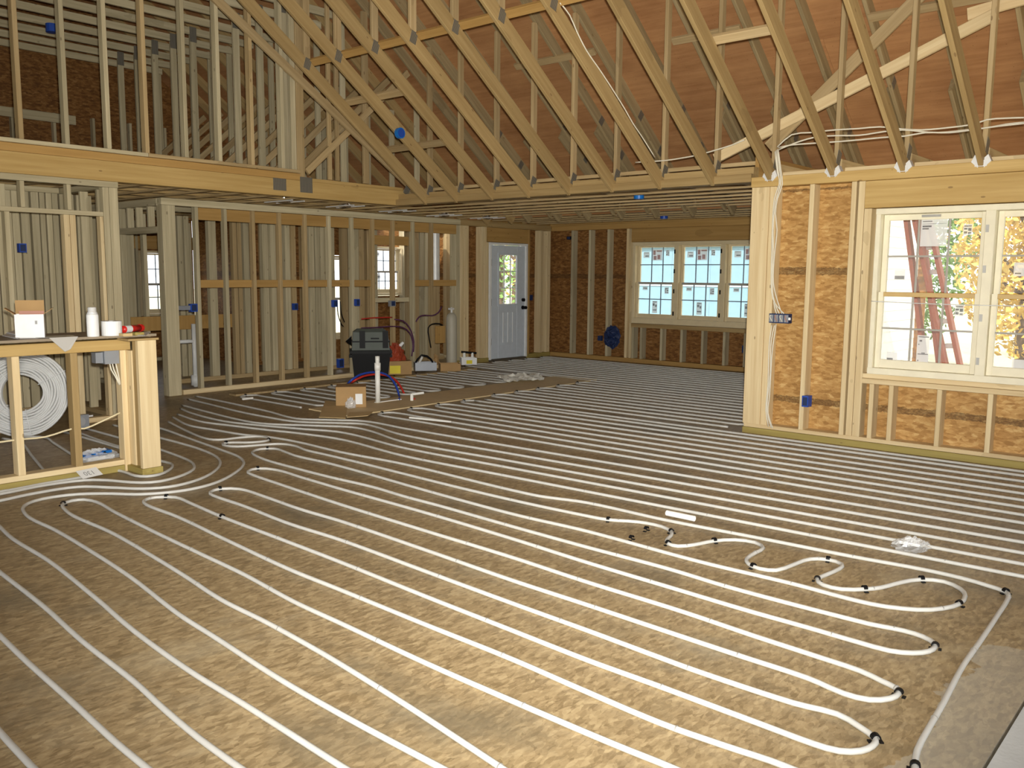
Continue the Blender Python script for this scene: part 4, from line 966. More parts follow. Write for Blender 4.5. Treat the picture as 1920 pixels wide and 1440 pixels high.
mb = MB(); prof = [(.022, 0), (.07, 0), (.072, .003), (.072, .107), (.07, .11), (.022, .11)]
n = 24; v = [(p.x+r*math.cos(2*math.pi*i/n), p.y+r*math.sin(2*math.pi*i/n), CT+z) for r, z in prof for i in range(n)]
f = [(k*n+i, k*n+(i+1) % n, ((k+1) % 6)*n+(i+1) % n, ((k+1) % 6)*n+i) for k in range(6) for i in range(n)]
mb.add(v, f); o = mb.build('paper_roll', 'paper', None, (p.x, p.y, CT)); tag(o, 'fat white roll standing on the half wall beside the red tube', 'roll')
a, b = on_cap((230, 625)), on_cap((262, 622))
ct = thing('caulk_tube', 'red caulk tube lying at the end of the half wall', 'tube', (a.x, a.y, CT))
dirv = (b-a).normalized(); z_ = Vector((0, 0, CT+.04))
a2 = Vector((a.x, a.y, CT+.030)); b2 = a2+Vector((dirv.x, dirv.y, 0))*.20
mb = MB(); mb.cyl(a2, b2, .028, n=16); mb.build('body', 'red', ct, a2, True)
mb = MB(); mb.cyl(b2, b2+Vector((dirv.x, dirv.y, .0))*.03, .031, .029, 16); mb.build('collar', 'red', ct, b2)
mb = MB(); mb.cyl(a2+Vector((dirv.x, dirv.y, 0))*.02, a2+Vector((dirv.x, dirv.y, 0))*.09, .0285, n=16, caps=False); mb.build('label_band', 'paper', ct, a2)
a = on_cap((236, 626)); 
for q, c_, lb in (((234, 630), 'cardlight', 'small tan carton beneath the red caulk tube'), ((256, 628), 'treated', 'small olive block under the caulk tube tip')):
    a = on_cap(q); mb = MB(); mb.box((a.x-.035, a.x+.035), (a.y-.05, a.y+.02), (CT, CT+.022)); o = mb.build('small_carton', M[c_], None, (a.x, a.y, CT)); tag(o, lb, 'carton')
def flat_sheet(name, pts, z, t, mat, label, cat):
    P = [onZ(x, y, z) for x, y in pts]; n = len(P); c = sum((Vector(q) for q in P), Vector())/n
    v = [(q.x, q.y, z) for q in P]+[(q.x, q.y, z+t) for q in P]
    f = [tuple(range(n-1, -1, -1)), tuple(range(n, 2*n))]+[(i, (i+1) % n, n+(i+1) % n, n+i) for i in range(n)]
    mb = MB(); mb.add(v, f); return tag(mb.build(name, mat, None, (c.x, c.y, z)), label, cat)
flat_sheet('paper_sheet', [(252, 628), (262, 623), (282, 623), (272, 630)], CT+.001, .003, 'paper', 'white slip of paper at the right end of the half wall', 'paper')
flat_sheet('paper_sheet', [(4, 630), (14, 625), (40, 630), (34, 636)], CT+.004, .003, 'paper', 'white paper sheet lying left of the white box', 'paper')
flat_sheet('paper_sheet', [(12, 624), (30, 620), (46, 624), (30, 628)], CT+.012, .004, 'paper', 'white folded paper on top of the other sheet beside the box', 'paper')
# grey plastic sheet hanging over the front edge
P = [on_cap((62, 634)), on_cap((150, 632))]
a, b, c_ = Vector((P[0].x, 6.594, CT+.004)), Vector((P[1].x, 6.594, CT+.004)), None
mid = (a+b)/2
v = [(a.x-.02, 6.80, CT+.003), (b.x+.02, 6.82, CT+.003), (b.x-.02, 6.594, CT+.004), (mid.x+.06, 6.590, CT-.085), (mid.x+.02, 6.59, CT-.10), (a.x+.06, 6.594, CT+.004)]
v += [(x, y-.002 if z < CT+.0035 else y, z+.002) for x, y, z in v]
mb = MB(); mb.add(v, [(0, 1, 2, 5), (5, 2, 3, 4), (11, 8, 7, 6), (10, 9, 8, 11), (0, 6, 7, 1), (1, 7, 8, 2), (2, 8, 9, 3), (3, 9, 10, 4), (4, 10, 11, 5), (5, 11, 6, 0)])
tag(mb.build('plastic_sheet', 'greyfilm', None, (mid.x, 6.6, CT)), 'grey plastic sheet hanging over the front edge of the half wall', 'sheet')

# things inside and below the half wall
gb = thing('outlet_box', 'grey steel outlet box under the half wall cap with white cables', 'electrical box', (3.0, 6.73, .82))
mb = MB(); mb.box((2.99, 3.10), (6.69, 6.78), (.845, .945)); mb.build('body', 'greyduct', gb, (3.04, 6.73, .82)); mb = MB(); mb.box((2.93, 2.985), (6.71, 6.78), (.855, .935)); mb.build('side_bracket', 'greyduct', gb, (2.95, 6.74, .82))
for dx in (0, .02, .045): tube('cable', [(3.03+dx, 6.70, .85), (3.035+dx, 6.69, .80), (3.06+dx*.6, 6.685, .75), (3.09+dx*.2, 6.69, .68)], .005, 'cable', gb, n=6)
o = tube('power_cable', [(1.5, 6.735, .335), (2.1, 6.735, .34), (2.36, 6.735, .345), (2.55, 6.735, .34), (2.74, 6.735, .375), (2.83, 6.735, .365), (2.95, 6.735, .40), (3.12, 6.735, .46)], .007, 'yellowcable', n=6); tag(o, 'cream cable strung through the half wall studs', 'cable')
q = onZ(152, 806)
jb = thing('junction_box', 'square grey steel junction box on the floor behind the half wall', 'electrical box', (q.x, q.y, 0))
mb = MB(); mb.box((q.x-.07, q.x+.07), (q.y-.03, q.y+.03), (.01, .15)); mb.build('body', 'greyduct', jb, (q.x, q.y, .08)); mb = MB(); mb.cyl((q.x-.01, q.y-.03, .085), (q.x-.01, q.y-.034, .085), .045, n=18); mb.cyl((q.x-.01, q.y-.034, .085), (q.x-.01, q.y-.037, .085), .02); mb.build('knockout', 'ink', jb, (q.x, q.y-.03, .08))
mb = MB(); mb.box((q.x+.07, q.x+.12), (q.y-.006, q.y+.006), (.12, .135)); mb.build('bracket', 'galv', jb, (q.x+.1, q.y, .13))
# crumpled plastic bag with blue print
def crumple(name, c, sx, sy, sz, mat, label, cat, seed, blobs=None):
    rnd = random.Random(seed); nu, nv = 22, 10; v = []; f = []
    for j in range(nv+1):
        th = math.pi/2*j/nv
        for i in range(nu):
            a = 2*math.pi*i/nu; r = math.cos(th)*(1+rnd.uniform(-.16, .16))
            v.append((c[0]+sx*r*math.cos(a), c[1]+sy*r*math.sin(a), c[2]+sz*math.sin(th)*(1+rnd.uniform(-.35, .25))))
    for j in range(nv):
        for i in range(nu): f.append((j*nu+i, j*nu+(i+1) % nu, (j+1)*nu+(i+1) % nu, (j+1)*nu+i))
    f += [tuple(range(nu-1, -1, -1)), tuple(range(nv*nu, (nv+1)*nu))]
    mb = MB(); mb.add(v, f); return mb.build(name, mat, None, c)
q = onZ(188, 862)
bg_ = crumple('plastic_bag', (q.x, q.y+.06, .0), .19, .10, .075, 'film', '', '', 3); tag(bg_, 'crumpled clear bag with blue contents behind the half wall sole plate', 'bag')
mb = MB()
for k in range(4):
    mb.box((q.x-.12+.05*k, q.x-.05+.05*k), (q.y-.0, q.y+.10), (.030+.006*k, .052+.006*k), None)
mb.build('blue_contents', 'cyan', bg_, (q.x, q.y+.06, 0)); mb = MB(); mb.box((q.x-.1, q.x+.12), (q.y+.0, q.y+.1), (.001, .03)); mb.build('white_contents', 'paper', bg_, (q.x, q.y, 0))
# paper tag on the tubing in front of the sole plate
t0 = onZ(168, 892, .024)
dr = (onZ(190, 887, .024)-onZ(145, 897, .024)); ang_t = math.atan2(dr.y, dr.x)
tq = Quaternion((0, 0, 1), ang_t) @ Quaternion((1, 0, 0), math.radians(32))
T = Matrix.Translation((t0.x, t0.y, .045)) @ tq.to_matrix().to_4x4()
mb = MB(); mb.box((-.085, .085), (-.045, .045), (0, .002), T); tg = mb.build('paper_tag', 'paper', None, (t0.x, t0.y, .045)); tag(tg, 'white paper tag wrapped on the tubes in front of the half wall', 'tag')
fc = bpy.data.curves.new('lettering', 'FONT'); fc.body = '130'; fc.size = .06; fc.extrude = .0005; fc.align_x = 'CENTER'; fc.align_y = 'CENTER'; fc.materials.append(M['ink'])
tmp = bpy.data.objects.new('lettering_curve', fc); COL.objects.link(tmp); bpy.context.view_layer.update()
lm = bpy.data.meshes.new_from_object(tmp.evaluated_get(bpy.context.evaluated_depsgraph_get())); bpy.data.objects.remove(tmp)
to = bpy.data.objects.new('lettering', lm); COL.objects.link(to); to.parent = tg; to.location = tq @ Vector((-.005, 0, .0032)); to.rotation_mode = 'QUATERNION'; to.rotation_quaternion = tq @ Quaternion((0, 0, 1), math.pi)

# big coil of tubing
cc = onY(42, 742, 8.80)
coil = thing('tubing_coil', 'big grey-white coil of tubing leaning behind the half wall', 'coil', (cc.x, 8.85, 0))
ax = Vector((-.42, -.90, .12)).normalized(); e1 = Vector((0, 0, 1)); e1 = (e1-ax*e1.dot(ax)).normalized(); e2 = ax.cross(e1)
RO, RI = .40, .165
mbc = 0
cc = Vector((cc.x, 8.80, RO+.01))
rnd = random.Random(5)
for layer in range(12):
    r = RI+.014+(RO-RI-.02)*layer/11
    for w_ in range(5):
        off = (w_-2)*.024+rnd.uniform(-.004, .004)
        if 0 < w_ < 4 and 0 < layer < 11: continue
        path = [cc+ax*off+(e1*math.cos(a)+e2*math.sin(a))*(r+.006*math.sin(3*a+layer)) for a in (2*math.pi*i/40 for i in range(41))]
        v, f = tube_data(path, .0125, 6); me = mesh('winding', [q_-cc for q_ in v], f, M['coilpex'], True); put('winding', me, coil, cc)
for a in (.7, 2.3, 3.3, 5.2):
    d = e1*math.cos(a)+e2*math.sin(a); pts = [cc+d*(RI-.005)+ax*.07, cc+d*(RO+.018)+ax*.07, cc+d*(RO+.018)-ax*.07, cc+d*(RI-.005)-ax*.07, cc+d*(RI-.005)+ax*.07]
    o = tube('tie_strap', pts, .004, 'paper', coil, False, 6)

# ------------------------------------------------------------------ things lying on the floor
def lying_pipe(name, a, b, r, mat, label, cat='pipe', z=None):
    A_, B_ = onZ(*a, r), onZ(*b, r); n = 16
    A_.z = B_.z = r if z is None else z
    x = (B_-A_).normalized(); y = Vector((-x.y, x.x, 0)); zz = Vector((0, 0, 1))
    v = []
    for p_ in (A_, B_):
        for rr_ in (r, r*.8): v += [p_+(y*math.cos(t)+zz*math.sin(t))*rr_ for t in (2*math.pi*i/n for i in range(n))]
    f = []
    for i in range(n):
        j = (i+1) % n; f += [(i, j, 2*n+j, 2*n+i), (n+j, n+i, 3*n+i, 3*n+j), (j, i, n+i, n+j), (2*n+i, 2*n+j, 3*n+j, 3*n+i)]
    mb = MB(); mb.add(v, f); return tag(mb.build(name, mat, None, (A_+B_)/2), label, cat)
lying_pipe('pipe_offcut', (1250, 968), (1302, 979), .018, 'pvc', 'short white pipe offcut lying among the tubes', z=.040)
lying_pipe('pipe_offcut', (768, 787), (845, 795), .011, 'pvc', 'thin white rod lying near the bare strip', z=.034)
lying_pipe('pipe_offcut', (455, 752), (474, 750), .013, 'pvc', 'tiny white pipe offcut in front of the kitchen plank', z=.036)
q = onZ(1708, 1026)
bb = crumple('plastic_packet', (q.x, q.y, .0), .12, .10, .05, 'film', '', '', 9); tag(bb, 'shiny clear plastic packet lying on the tubes at the right', 'packet')
mb = MB(); mb.box((q.x-.05, q.x+.05), (q.y-.06, q.y+.05), (.024, .040)); mb.build('white_contents', 'paper', bb, (q.x, q.y, 0))
P = [onZ(*s) for s in [(932, 710), (945, 721), (1020, 717), (1008, 706)]]
def draped(name, quad, mat, label, seed, n=12, amp=.03, z0=.03):
    rnd = random.Random(seed); v = []; f = []
    for i in range(n+1):
        for j in range(n+1):
            u, w_ = i/n, j/n; p_ = (quad[0]*(1-u)+quad[3]*u)*(1-w_)+(quad[1]*(1-u)+quad[2]*u)*w_
            v.append((p_.x+rnd.uniform(-.02, .02), p_.y+rnd.uniform(-.02, .02), z0+abs(rnd.gauss(0, amp))))
    m_ = len(v); v += [(x, y, z-.004) for x, y, z in v]
    for i in range(n):
        for j in range(n):
            a = i*(n+1)+j; q_ = (a, a+1, a+n+2, a+n+1); f.append(q_[::-1]); f.append(tuple(k+m_ for k in q_))
    mb = MB(); mb.add(v, f); c = sum(quad, Vector())/4
    return tag(mb.build(name, mat, None, (c.x, c.y, 0)), label, 'sheet')
draped('plastic_wrap', P, 'wrap', 'pale crumpled plastic wrap lying on the far floor', 4, amp=.022)

# plumbing stub and cardboard near the strip
q = Vector((6.80, 8.02, 0))
ps = thing('standpipe', 'white plastic standpipe rising from the bare strip', 'pipe', (q.x, q.y, .014))
mb = MB(); mb.cyl((q.x, q.y, .014), (q.x, q.y, .46), .030, n=18); mb.build('lower_pipe', 'pvc', ps, (q.x, q.y, .2), True)
mb = MB(); mb.cyl((q.x, q.y, .40), (q.x, q.y, .49), .037, n=18); mb.build('coupling', 'pvc', ps, (q.x, q.y, .45), True)
mb = MB(); mb.cyl((q.x, q.y, .49), (q.x, q.y, .57), .026, n=18); mb.build('upper_pipe', 'pvc', ps, (q.x, q.y, .5), True)
mb = MB(); mb.box((q.x-.03, q.x+.36), (q.y-.02, q.y+.03), (.0142, .024)); mb.build('foot_plate', 'pvc', ps, (q.x, q.y, .015))
mb = MB(); mb.cyl((7.20, 7.86, .014), (7.20, 7.86, .10), .02, n=12); mb.cyl((7.20, 7.86, .09), (7.34, 7.80, .10), .016, n=10); o = mb.build('pipe_stub', 'pvc', None, (7.2, 7.86, .014)); tag(o, 'short white elbow stub right of the standpipe', 'pipe')
def arc3(px, yplane): return [onY(x, y, yplane) for x, y in px]
o = tube('blue_tube', [onZ(648, 727, .02)]+arc3([(655, 716), (672, 704), (695, 698), (715, 699), (730, 706), (742, 722), (748, 740)], 8.3)+[Vector((7.12, 8.0, .02))], .013, 'bluepipe'); tag(o, 'blue tube arching over the floor by the standpipe', 'tube')
o = tube('red_tube', [onZ(652, 727, .02)]+arc3([(662, 715), (680, 706), (700, 702), (720, 703), (740, 711), (752, 726), (760, 742)], 8.36)+[Vector((7.28, 7.9, .02))], .013, 'redpipe'); tag(o, 'red tube arching beside the blue one', 'tube')
q = onZ(660, 768)
cb = thing('cardboard_box', 'brown cardboard box lying open beside the standpipe', 'box', (q.x, q.y, .014))
rect_box(cb, .34, .30, .235, math.radians(-40), .006, ('cardboard', 'cardboard', 'cardlight'), Vector((q.x+.12, q.y+.16, 0)), .0, .014)
Tt = Matrix.Translation((q.x+.12, q.y+.16, .014)) @ Matrix.Rotation(math.radians(-40), 4, 'Z')
mb = MB(); mb.box((.05, .13), (-.153, -.1505), (.04, .16), Tt); mb.build('label', 'paper', cb, (q.x, q.y, .1), label='white address label')
mb = MB(); mb.box((-.17, .17), (-.15, .15), (.236, .241), Tt); mb.build('top_panel', 'cardboard', cb, (q.x, q.y, .24))
flat_sheet('cardboard_sheet', [(598, 783), (610, 752), (652, 756), (648, 785)], .036, .006, 'cardlight', 'pale cardboard flap lying flat in front of the box', 'cardboard')
flat_sheet('cardboard_sheet', [(650, 783), (655, 774), (700, 772), (690, 780)], .026, .006, 'cardlight', 'torn cardboard strip right of the pale flap', 'cardboard')
q = onZ(655, 768); cr = crumple('tape_ball', (q.x-.02, q.y-.05, .03), .07, .05, .11, 'film', '', '', 12); tag(cr, 'wad of clear tape stuck to the cardboard flap', 'tape')

# tool case on black tote
q = onZ(698, 714); ang_c = math.radians(-38)
tb = thing('storage_tote', 'black plastic storage tote on the floor by the partition', 'tote', (q.x+.1, q.y+.15, 0))
TC = Matrix.Translation((q.x+.1, q.y+.15, 0)) @ Matrix.Rotation(ang_c, 4, 'Z')
def taper(mb, w0, d0, w1, d1, z0, z1, T):
    mb.add([(-w0, -d0, z0), (w0, -d0, z0), (w0, d0, z0), (-w0, d0, z0), (-w1, -d1, z1), (w1, -d1, z1), (w1, d1, z1), (-w1, d1, z1)],
           [(3, 2, 1, 0), (4, 5, 6, 7), (0, 1, 5, 4), (1, 2, 6, 5), (2, 3, 7, 6), (3, 0, 4, 7)], T)
mb = MB(); taper(mb, .24, .19, .275, .22, .024, .40, TC); mb.build('tub', 'black', tb, (q.x, q.y, 0))
mb = MB(); taper(mb, .30, .25, .30, .25, .40, .44, TC); mb.build('lid', 'black', tb, (q.x, q.y, .4))
for s in (-1, 1): mb = MB(); mb.box((s*.28-.03, s*.28+.03), (-.08, .08), (.33, .37), TC); mb.build('handle', 'black', tb, (q.x, q.y, .35))
tc_ = thing('tool_case', 'grey hard tool case with black latches on top of the black tote', 'case', (q.x+.1, q.y+.15, .44))
mb = MB(); taper(mb, .27, .14, .25, .12, .44, .70, TC); mb.build('shell', 'greycase', tc_, (q.x, q.y, .5))
mb = MB(); taper(mb, .25, .12, .19, .06, .70, .745, TC); mb.build('lid_top', 'greycase', tc_, (q.x, q.y, .7))
mb = MB(); taper(mb, .275, .145, .275, .145, .555, .575, TC); mb.build('seam', 'black', tc_, (q.x, q.y, .56))
for s in (-.12, .21): mb = MB(); mb.box((s-.04, s+.04), (-.15, -.12), (.47, .72), TC); mb.build('latch', 'black', tc_, (q.x, q.y, .6))
mb = MB(); mb.box((.0, .12), (-.147, -.125), (.60, .62), TC); mb.build('grip', 'black', tc_, (q.x, q.y, .6))
mb = MB(); mb.add([(-.27, -.1, .50), (-.27, .1, .50), (-.36, 0, .56), (-.27, -.1, .64), (-.27, .1, .64)], [(0, 2, 3), (1, 4, 2), (2, 4, 3), (0, 1, 2), (0, 3, 4, 1)], TC); mb.build('side_hook', 'black', tc_, (q.x, q.y, .55))
# red bag, yellow-labelled carton and clutter
q = onZ(748, 706)
cbx = thing('carton', 'brown carton with a yellow label beside the black tote', 'box', (q.x+.05, q.y+.1, .0))
rect_box(cbx, .40, .26, .20, math.radians(-35), .006, ('cardboard', 'cardboard', 'cardboard'), Vector((q.x+.08, q.y+.12, 0)), .0, .024)
Tt = Matrix.Translation((q.x+.08, q.y+.12, .024)) @ Matrix.Rotation(math.radians(-35), 4, 'Z')
mb = MB(); mb.box((-.13, .03), (-.1335, -.131), (.02, .14), Tt); mb.build('label', 'yellow', cbx, (q.x, q.y, .1), label='bright yellow label')
mb = MB(); mb.box((-.2, .2), (-.13, .13), (.2, .206), Tt); mb.build('lid', 'cardboard', cbx, (q.x, q.y, .2))
rb = crumple('red_bag', (q.x+.06, q.y+.14, .232), .17, .11, .24, 'redbag', '', '', 21); tag(rb, 'faded red bag slumped on the yellow-labelled carton', 'bag')
mb = MB(); mb.cyl((q.x+.12, q.y+.12, .44), (q.x+.18, q.y+.1, .50), .03, .02); mb.build('white_tag', 'paper', rb, (q.x, q.y, .45))
def clutter_bin(px, w, d, h, mat, label, name='parts_bin'):
    q = onZ(*px); T = Matrix.Translation((q.x, q.y, .024)) @ Matrix.Rotation(math.radians(-35), 4, 'Z')
    r = thing(name, label, 'bin', (q.x, q.y, .024))
    for n_, xr, yr in (('front', (-w/2, w/2), (-d/2, -d/2+.006)), ('back', (-w/2, w/2), (d/2-.006, d/2)), ('side', (-w/2, -w/2+.006), (-d/2+.006, d/2-.006)), ('side', (w/2-.006, w/2), (-d/2+.006, d/2-.006))):
        mb = MB(); mb.box(xr, yr, (0, h), T); mb.build(n_, mat, r, (q.x, q.y, .03))
    mb = MB(); mb.box((-w/2, w/2), (-d/2, d/2), (0, .006), T); mb.build('bottom', mat, r, (q.x, q.y, .024))
    return r, T
r_, T_ = clutter_bin((797, 697), .34, .22, .13, 'greyduct', 'grey bin of dark hoses right of the yellow-labelled carton')
mb = MB(); mb.cyl(T_ @ Vector((-.1, 0, .10)), T_ @ Vector((-.05, -.05, .22)), .018); mb.build('white_fitting', 'pvc', r_, T_ @ Vector((-.1, 0, .1)))
tube('hose', [T_ @ Vector(k) for k in ((-.16, .02, .1), (-.05, .0, .24), (.1, .02, .17), (.15, .05, .05))], .016, 'black', r_)
r_, T_ = clutter_bin((843, 698), .32, .2, .12, 'cardboard', 'low brown tray of fittings under the grey tank', 'tray')
r_, T_ = clutter_bin((878, 686), .26, .18, .12, 'paper', 'white tub with yellow sticker beside the door wall studs', 'tub')
mb = MB(); mb.box((-.05, .05), (-.094, -.0905), (.02, .08), T_); mb.build('sticker', 'yellow', r_, T_ @ Vector((0, -.09, .05)))
for s in (-.07, .07): mb = MB(); mb.cyl(T_ @ Vector((s, 0, .006)), T_ @ Vector((s, 0, .20)), .028, .022); mb.build('bottle', 'pvc', r_, T_ @ Vector((s, 0, .1)))
mb = MB(); mb.cyl(T_ @ Vector((-.12, .0, .215)), T_ @ Vector((.14, 0, .19)), .018); mb.build('black_bar', 'black', r_, T_ @ Vector((0, 0, .2)))
for k, (px, c_, s_, lb) in enumerate((((812, 688), 'cardboard', .10, 'brown paper bag slumped between the grey bin and the tank'),)):
    q = onZ(*px); o = crumple('rag', (q.x-.03, q.y-.06, .024), s_, s_*.8, s_*1.8, c_, '', '', 31+k); tag(o, lb, 'bag')
# tank and tubes in the partition
q = onY(842, 640, 10.30)
tk = thing('expansion_tank', 'tall grey cylinder standing against the partition studs', 'tank', (q.x, 10.24, .024))
mb = MB(); mb.lathe([(.06, .0), (.085, .02), (.088, .05), (.088, .80), (.075, .85), (.04, .885), (.02, .89)], 20, (q.x, 10.24, .024)); mb.build('body', 'greymetal', tk, (q.x, 10.24, .4), True)
mb = MB(); mb.cyl((q.x, 10.24, .90), (q.x, 10.24, 1.0), .015); mb.box((q.x-.05, q.x+.03), (10.21, 10.27), (.96, .99)); mb.build('valve', 'galv', tk, (q.x, 10.24, .95))
a = onY(824, 636, 10.33)
mb = MB(); mb.box((a.x-.09, a.x+.08), (10.28, 10.34), (.42, .70)); o = mb.build('wall_carton', 'orange', None, (a.x, 10.3, .45)); tag(o, 'orange-brown carton fixed to the studs left of the grey tank', 'carton')
for pts, mt, lb in (([(678, 598), (700, 596), (735, 595)], 'redpipe', 'red tube threaded level through the studs above the tool case'),
                    ([(678, 615), (705, 614), (737, 612), (755, 614), (768, 624), (774, 645), (772, 668)], 'purplepipe', 'purple tube curving down right of the tool case'),
                    ([(740, 599), (756, 602), (768, 615), (776, 640), (775, 660)], 'purplepipe', 'dark tube curving down beside the purple one'),
                    ([(780, 603), (786, 594), (797, 591), (810, 592), (822, 586), (828, 575)], 'purplepipe', 'dark tube bending up toward the tank valve'),
                    ([(808, 652), (804, 630), (803, 615), (810, 608), (824, 607), (832, 612)], 'black', 'thin black hose looping left of the tank')):
    o = tube('wall_tube', [onY(x, y, YP-.03) for x, y in pts], .011, mt, n=6); tag(o, lb, 'tube')
for pts, lb in (([(632, 565), (634, 590), (640, 608), (644, 612)], 'black cable hanging in front of the slim window'), ([(638, 565), (640, 588), (646, 604)], 'second black cable hanging by the slim window')):
    o = tube('hanging_cable', [onY(x, y, YP+.15) for x, y in pts], .008, 'black', n=6); tag(o, lb, 'cable')
# silver flue in the door-wall corner
q = onY(836, 480, 10.46)
mb = MB(); mb.cyl((q.x, 10.72, 1.42), (q.x, 10.72, 2.34), .08, n=20); o = mb.build('flue_pipe', 'galv', None, (q.x, 10.72, 1.42)); tag(o, 'silver duct pipe rising behind the partition near the door', 'duct')

# ------------------------------------------------------------------ electrical boxes, cables, lights
def ebox(p, w, d, h, mat, label, ang=0.0, round_=False):
    r = thing('electrical_box', label, 'electrical box', p)
    T = Matrix.Translation(Vector(p)) @ Matrix.Rotation(ang, 4, 'Z')
    mb = MB()
    if round_:
        v = []; n = 16
        mb.lathe([(w*.9, 0), (w, .006), (w, d), (w*.85, d+.001)], n); vv = mb.v; mb = MB(); mb.add(vv, [])
        mb = MB(); mb.lathe([(w*.9, 0), (w, .006), (w, d)], n, p); mb.build('body', mat, r, p)
    else:
        mb.box((-w/2, w/2), (-d/2, d/2), (-h/2, h/2), T); mb.build('body', mat, r, p)
        mb = MB(); mb.box((-w*.36, w*.36), (-d/2-.002, -d/2), (-h*.38, h*.38), T); mb.build('opening', 'navy', r, p)
    return r
for px, yp, w, h, mt, lb in (((41, 465), 9.7, .07, .09, 'blue', 'blue switch box on a closet stud at the far left'), ((362, 577), YP+.04, .09, .10, 'blue', 'blue box left of the first partition stud'),
                             ((627, 569), YP-.02, .08, .10, 'blue', 'blue box on the stud beside the slim window'), ((669, 567), YP-.02, .07, .10, 'blue', 'blue box on the next stud right of the slim window'),
                             ((735, 569), YP-.02, .10, .09, 'greyduct', 'grey-blue box below the gridded utility window'), ((553, 575), 11.3, .07, .10, 'blue', 'blue box deep behind the middle of the partition'),
                             ((638, 681), 11.1, .10, .14, 'blue', 'blue box low behind the black tote'), ((995, 558), YD+.06, .06, .1, 'navy', 'dark switch box right of the white door')):
    q = onY(*px, yp); ebox((q.x, q.y, q.z), w, .06, h, mt, lb)
q = onY(335, 578, YP+.05); a = onY(365, 576, YP+.05)
mb = MB(); mb.box((q.x-.05, a.x-.02), (YP+.03, YP+.07), (q.z-.025, q.z+.03)); o = mb.build('box_bracket', 'greyduct', None, (q.x, YP+.05, q.z)); tag(o, 'dark bracket with cables between corner post and first stud', 'bracket')
q = onX(1512, 752, XR+.01); ebox((XR+.02, q.y, q.z), .06, .09, .105, 'blue', 'blue outlet box low on the right wall stud', math.radians(-90))
# four-gang box with cables on the end post
q = onX(1462, 597, XR+.02)
fb = thing('switch_bank', 'ganged dark switch box full of wires on the right wall end post', 'electrical box', (XR+.03, q.y, q.z))
mb = MB(); mb.box((XR+.0, XR+.07), (q.y-.10, q.y+.10), (q.z-.045, q.z+.045)); mb.build('body', 'navy', fb, (XR+.03, q.y, q.z))
for k in range(4):
    y = q.y+.075-.05*k; mb = MB(); mb.box((XR-.006, XR), (y-.02, y+.02), (q.z-.035, q.z+.035)); mb.build('gang', 'greyduct', fb, (XR, y, q.z))
    tube('wire', [(XR-.006, y-.01, q.z-.03), (XR-.02, y, q.z), (XR-.012, y+.012, q.z+.02), (XR-.006, y, q.z+.03)], .004, 'redink' if k % 2 else 'cable', fb, n=6)
mb = MB(); mb.box((XR-.012, XR-.004), (q.y-.12, q.y-.10), (q.z-.012, q.z+.012)); mb.build('white_tab', 'paper', fb, (XR, q.y-.11, q.z))
paths = [[(1457, 280), (1462, 320), (1464, 345), (1455, 375), (1450, 420), (1450, 470), (1448, 530), (1452, 575), (1456, 588)],
         [(1455, 282), (1459, 322), (1461, 345), (1452, 372), (1448, 430), (1447, 500), (1447, 540), (1454, 572), (1461, 588)],
         [(1459, 280), (1464, 318), (1467, 345), (1458, 372), (1454, 400), (1457, 430), (1452, 480), (1450, 530), (1458, 565), (1466, 588)],
         [(1453, 284), (1458, 325), (1463, 346), (1454, 378), (1449, 440), (1446, 520), (1449, 560), (1462, 580), (1470, 588)]]
for k, pts in enumerate(paths):
    o = tube('power_cable', [onX(x, y, XR-.012-.006*k if y > 330 else XR-.02) for x, y in pts], .0055, 'cable', n=6); tag(o, 'white cable descending the end post to the switch box, %s of four' % ORD[k], 'cable', 'white cables above the switch box')
paths = [[(1447, 610), (1442, 650), (1440, 720), (1436, 770), (1441, 800)], [(1452, 610), (1446, 640), (1444, 700), (1438, 770), (1446, 802)], [(1455, 608), (1448, 660), (1443, 740), (1440, 775), (1449, 803)]]
for k, pts in enumerate(paths):
    o = tube('power_cable', [onX(x, y, XR-.012-.005*k) for x, y in pts], .0055, 'cable', n=6); tag(o, 'white cable running from the switch box down to the sole plate, %s of three' % ORD[k], 'cable', 'white cables below the switch box')
def c3(p): return (1180+p[0]*.3854, p[1]*.3854)
for k, (pts, lb) in enumerate((([(720, 715), (790, 655), (880, 645), (1000, 632), (1120, 625), (1220, 617), (1330, 628), (1420, 632), (1560, 620), (1680, 603), (1740, 582), (1830, 575), (1920, 572)], 'topmost white cable strung along the truss webs at the right'),
                               ([(722, 730), (800, 698), (900, 668), (1000, 660), (1120, 658), (1240, 640), (1330, 632), (1500, 645), (1680, 628), (1740, 622), (1830, 605), (1920, 595)], 'middle white cable strung along the truss webs at the right'),
                               ([(725, 718), (790, 705), (880, 698), (1000, 690), (1120, 680), (1240, 668), (1340, 662), (1440, 645), (1560, 645), (1680, 630), (1760, 618), (1920, 600)], 'lowest white cable strung along the truss webs at the right'),
                               ([(30, 790), (180, 780), (260, 768), (330, 755), (420, 730), (500, 705), (560, 680)], 'white cable crossing webs left of the end post'))):
    o = tube('power_cable', [onX(*c3(p), 8.075-.008*k) for p in pts], .007, 'cable', n=6); tag(o, lb, 'cable')
def onchord(x, y, off=0.0):
    d = ray(x, y); n_ = Vector((BS, 0, 1)); return CP+d*((BZ+BS*BX-CAM_H+off)/(d.z+BS*d.x))
pts = [(1050, 5), (1068, 28), (1082, 60), (1100, 95), (1124, 130), (1147, 165), (1172, 205), (1186, 230), (1203, 255), (1228, 295)]
o = tube('power_cable', [onY(x, y, 4.97-.03) for x, y in pts], .006, 'cable', n=6); tag(o, 'white cable stapled down the face of one vaulted truss', 'cable')
q = onY(748, 250, 7.94-.03); r = thing('ceiling_box', 'round bright blue box on a vaulted truss near the gable', 'electrical box', (q.x, q.y, q.z))
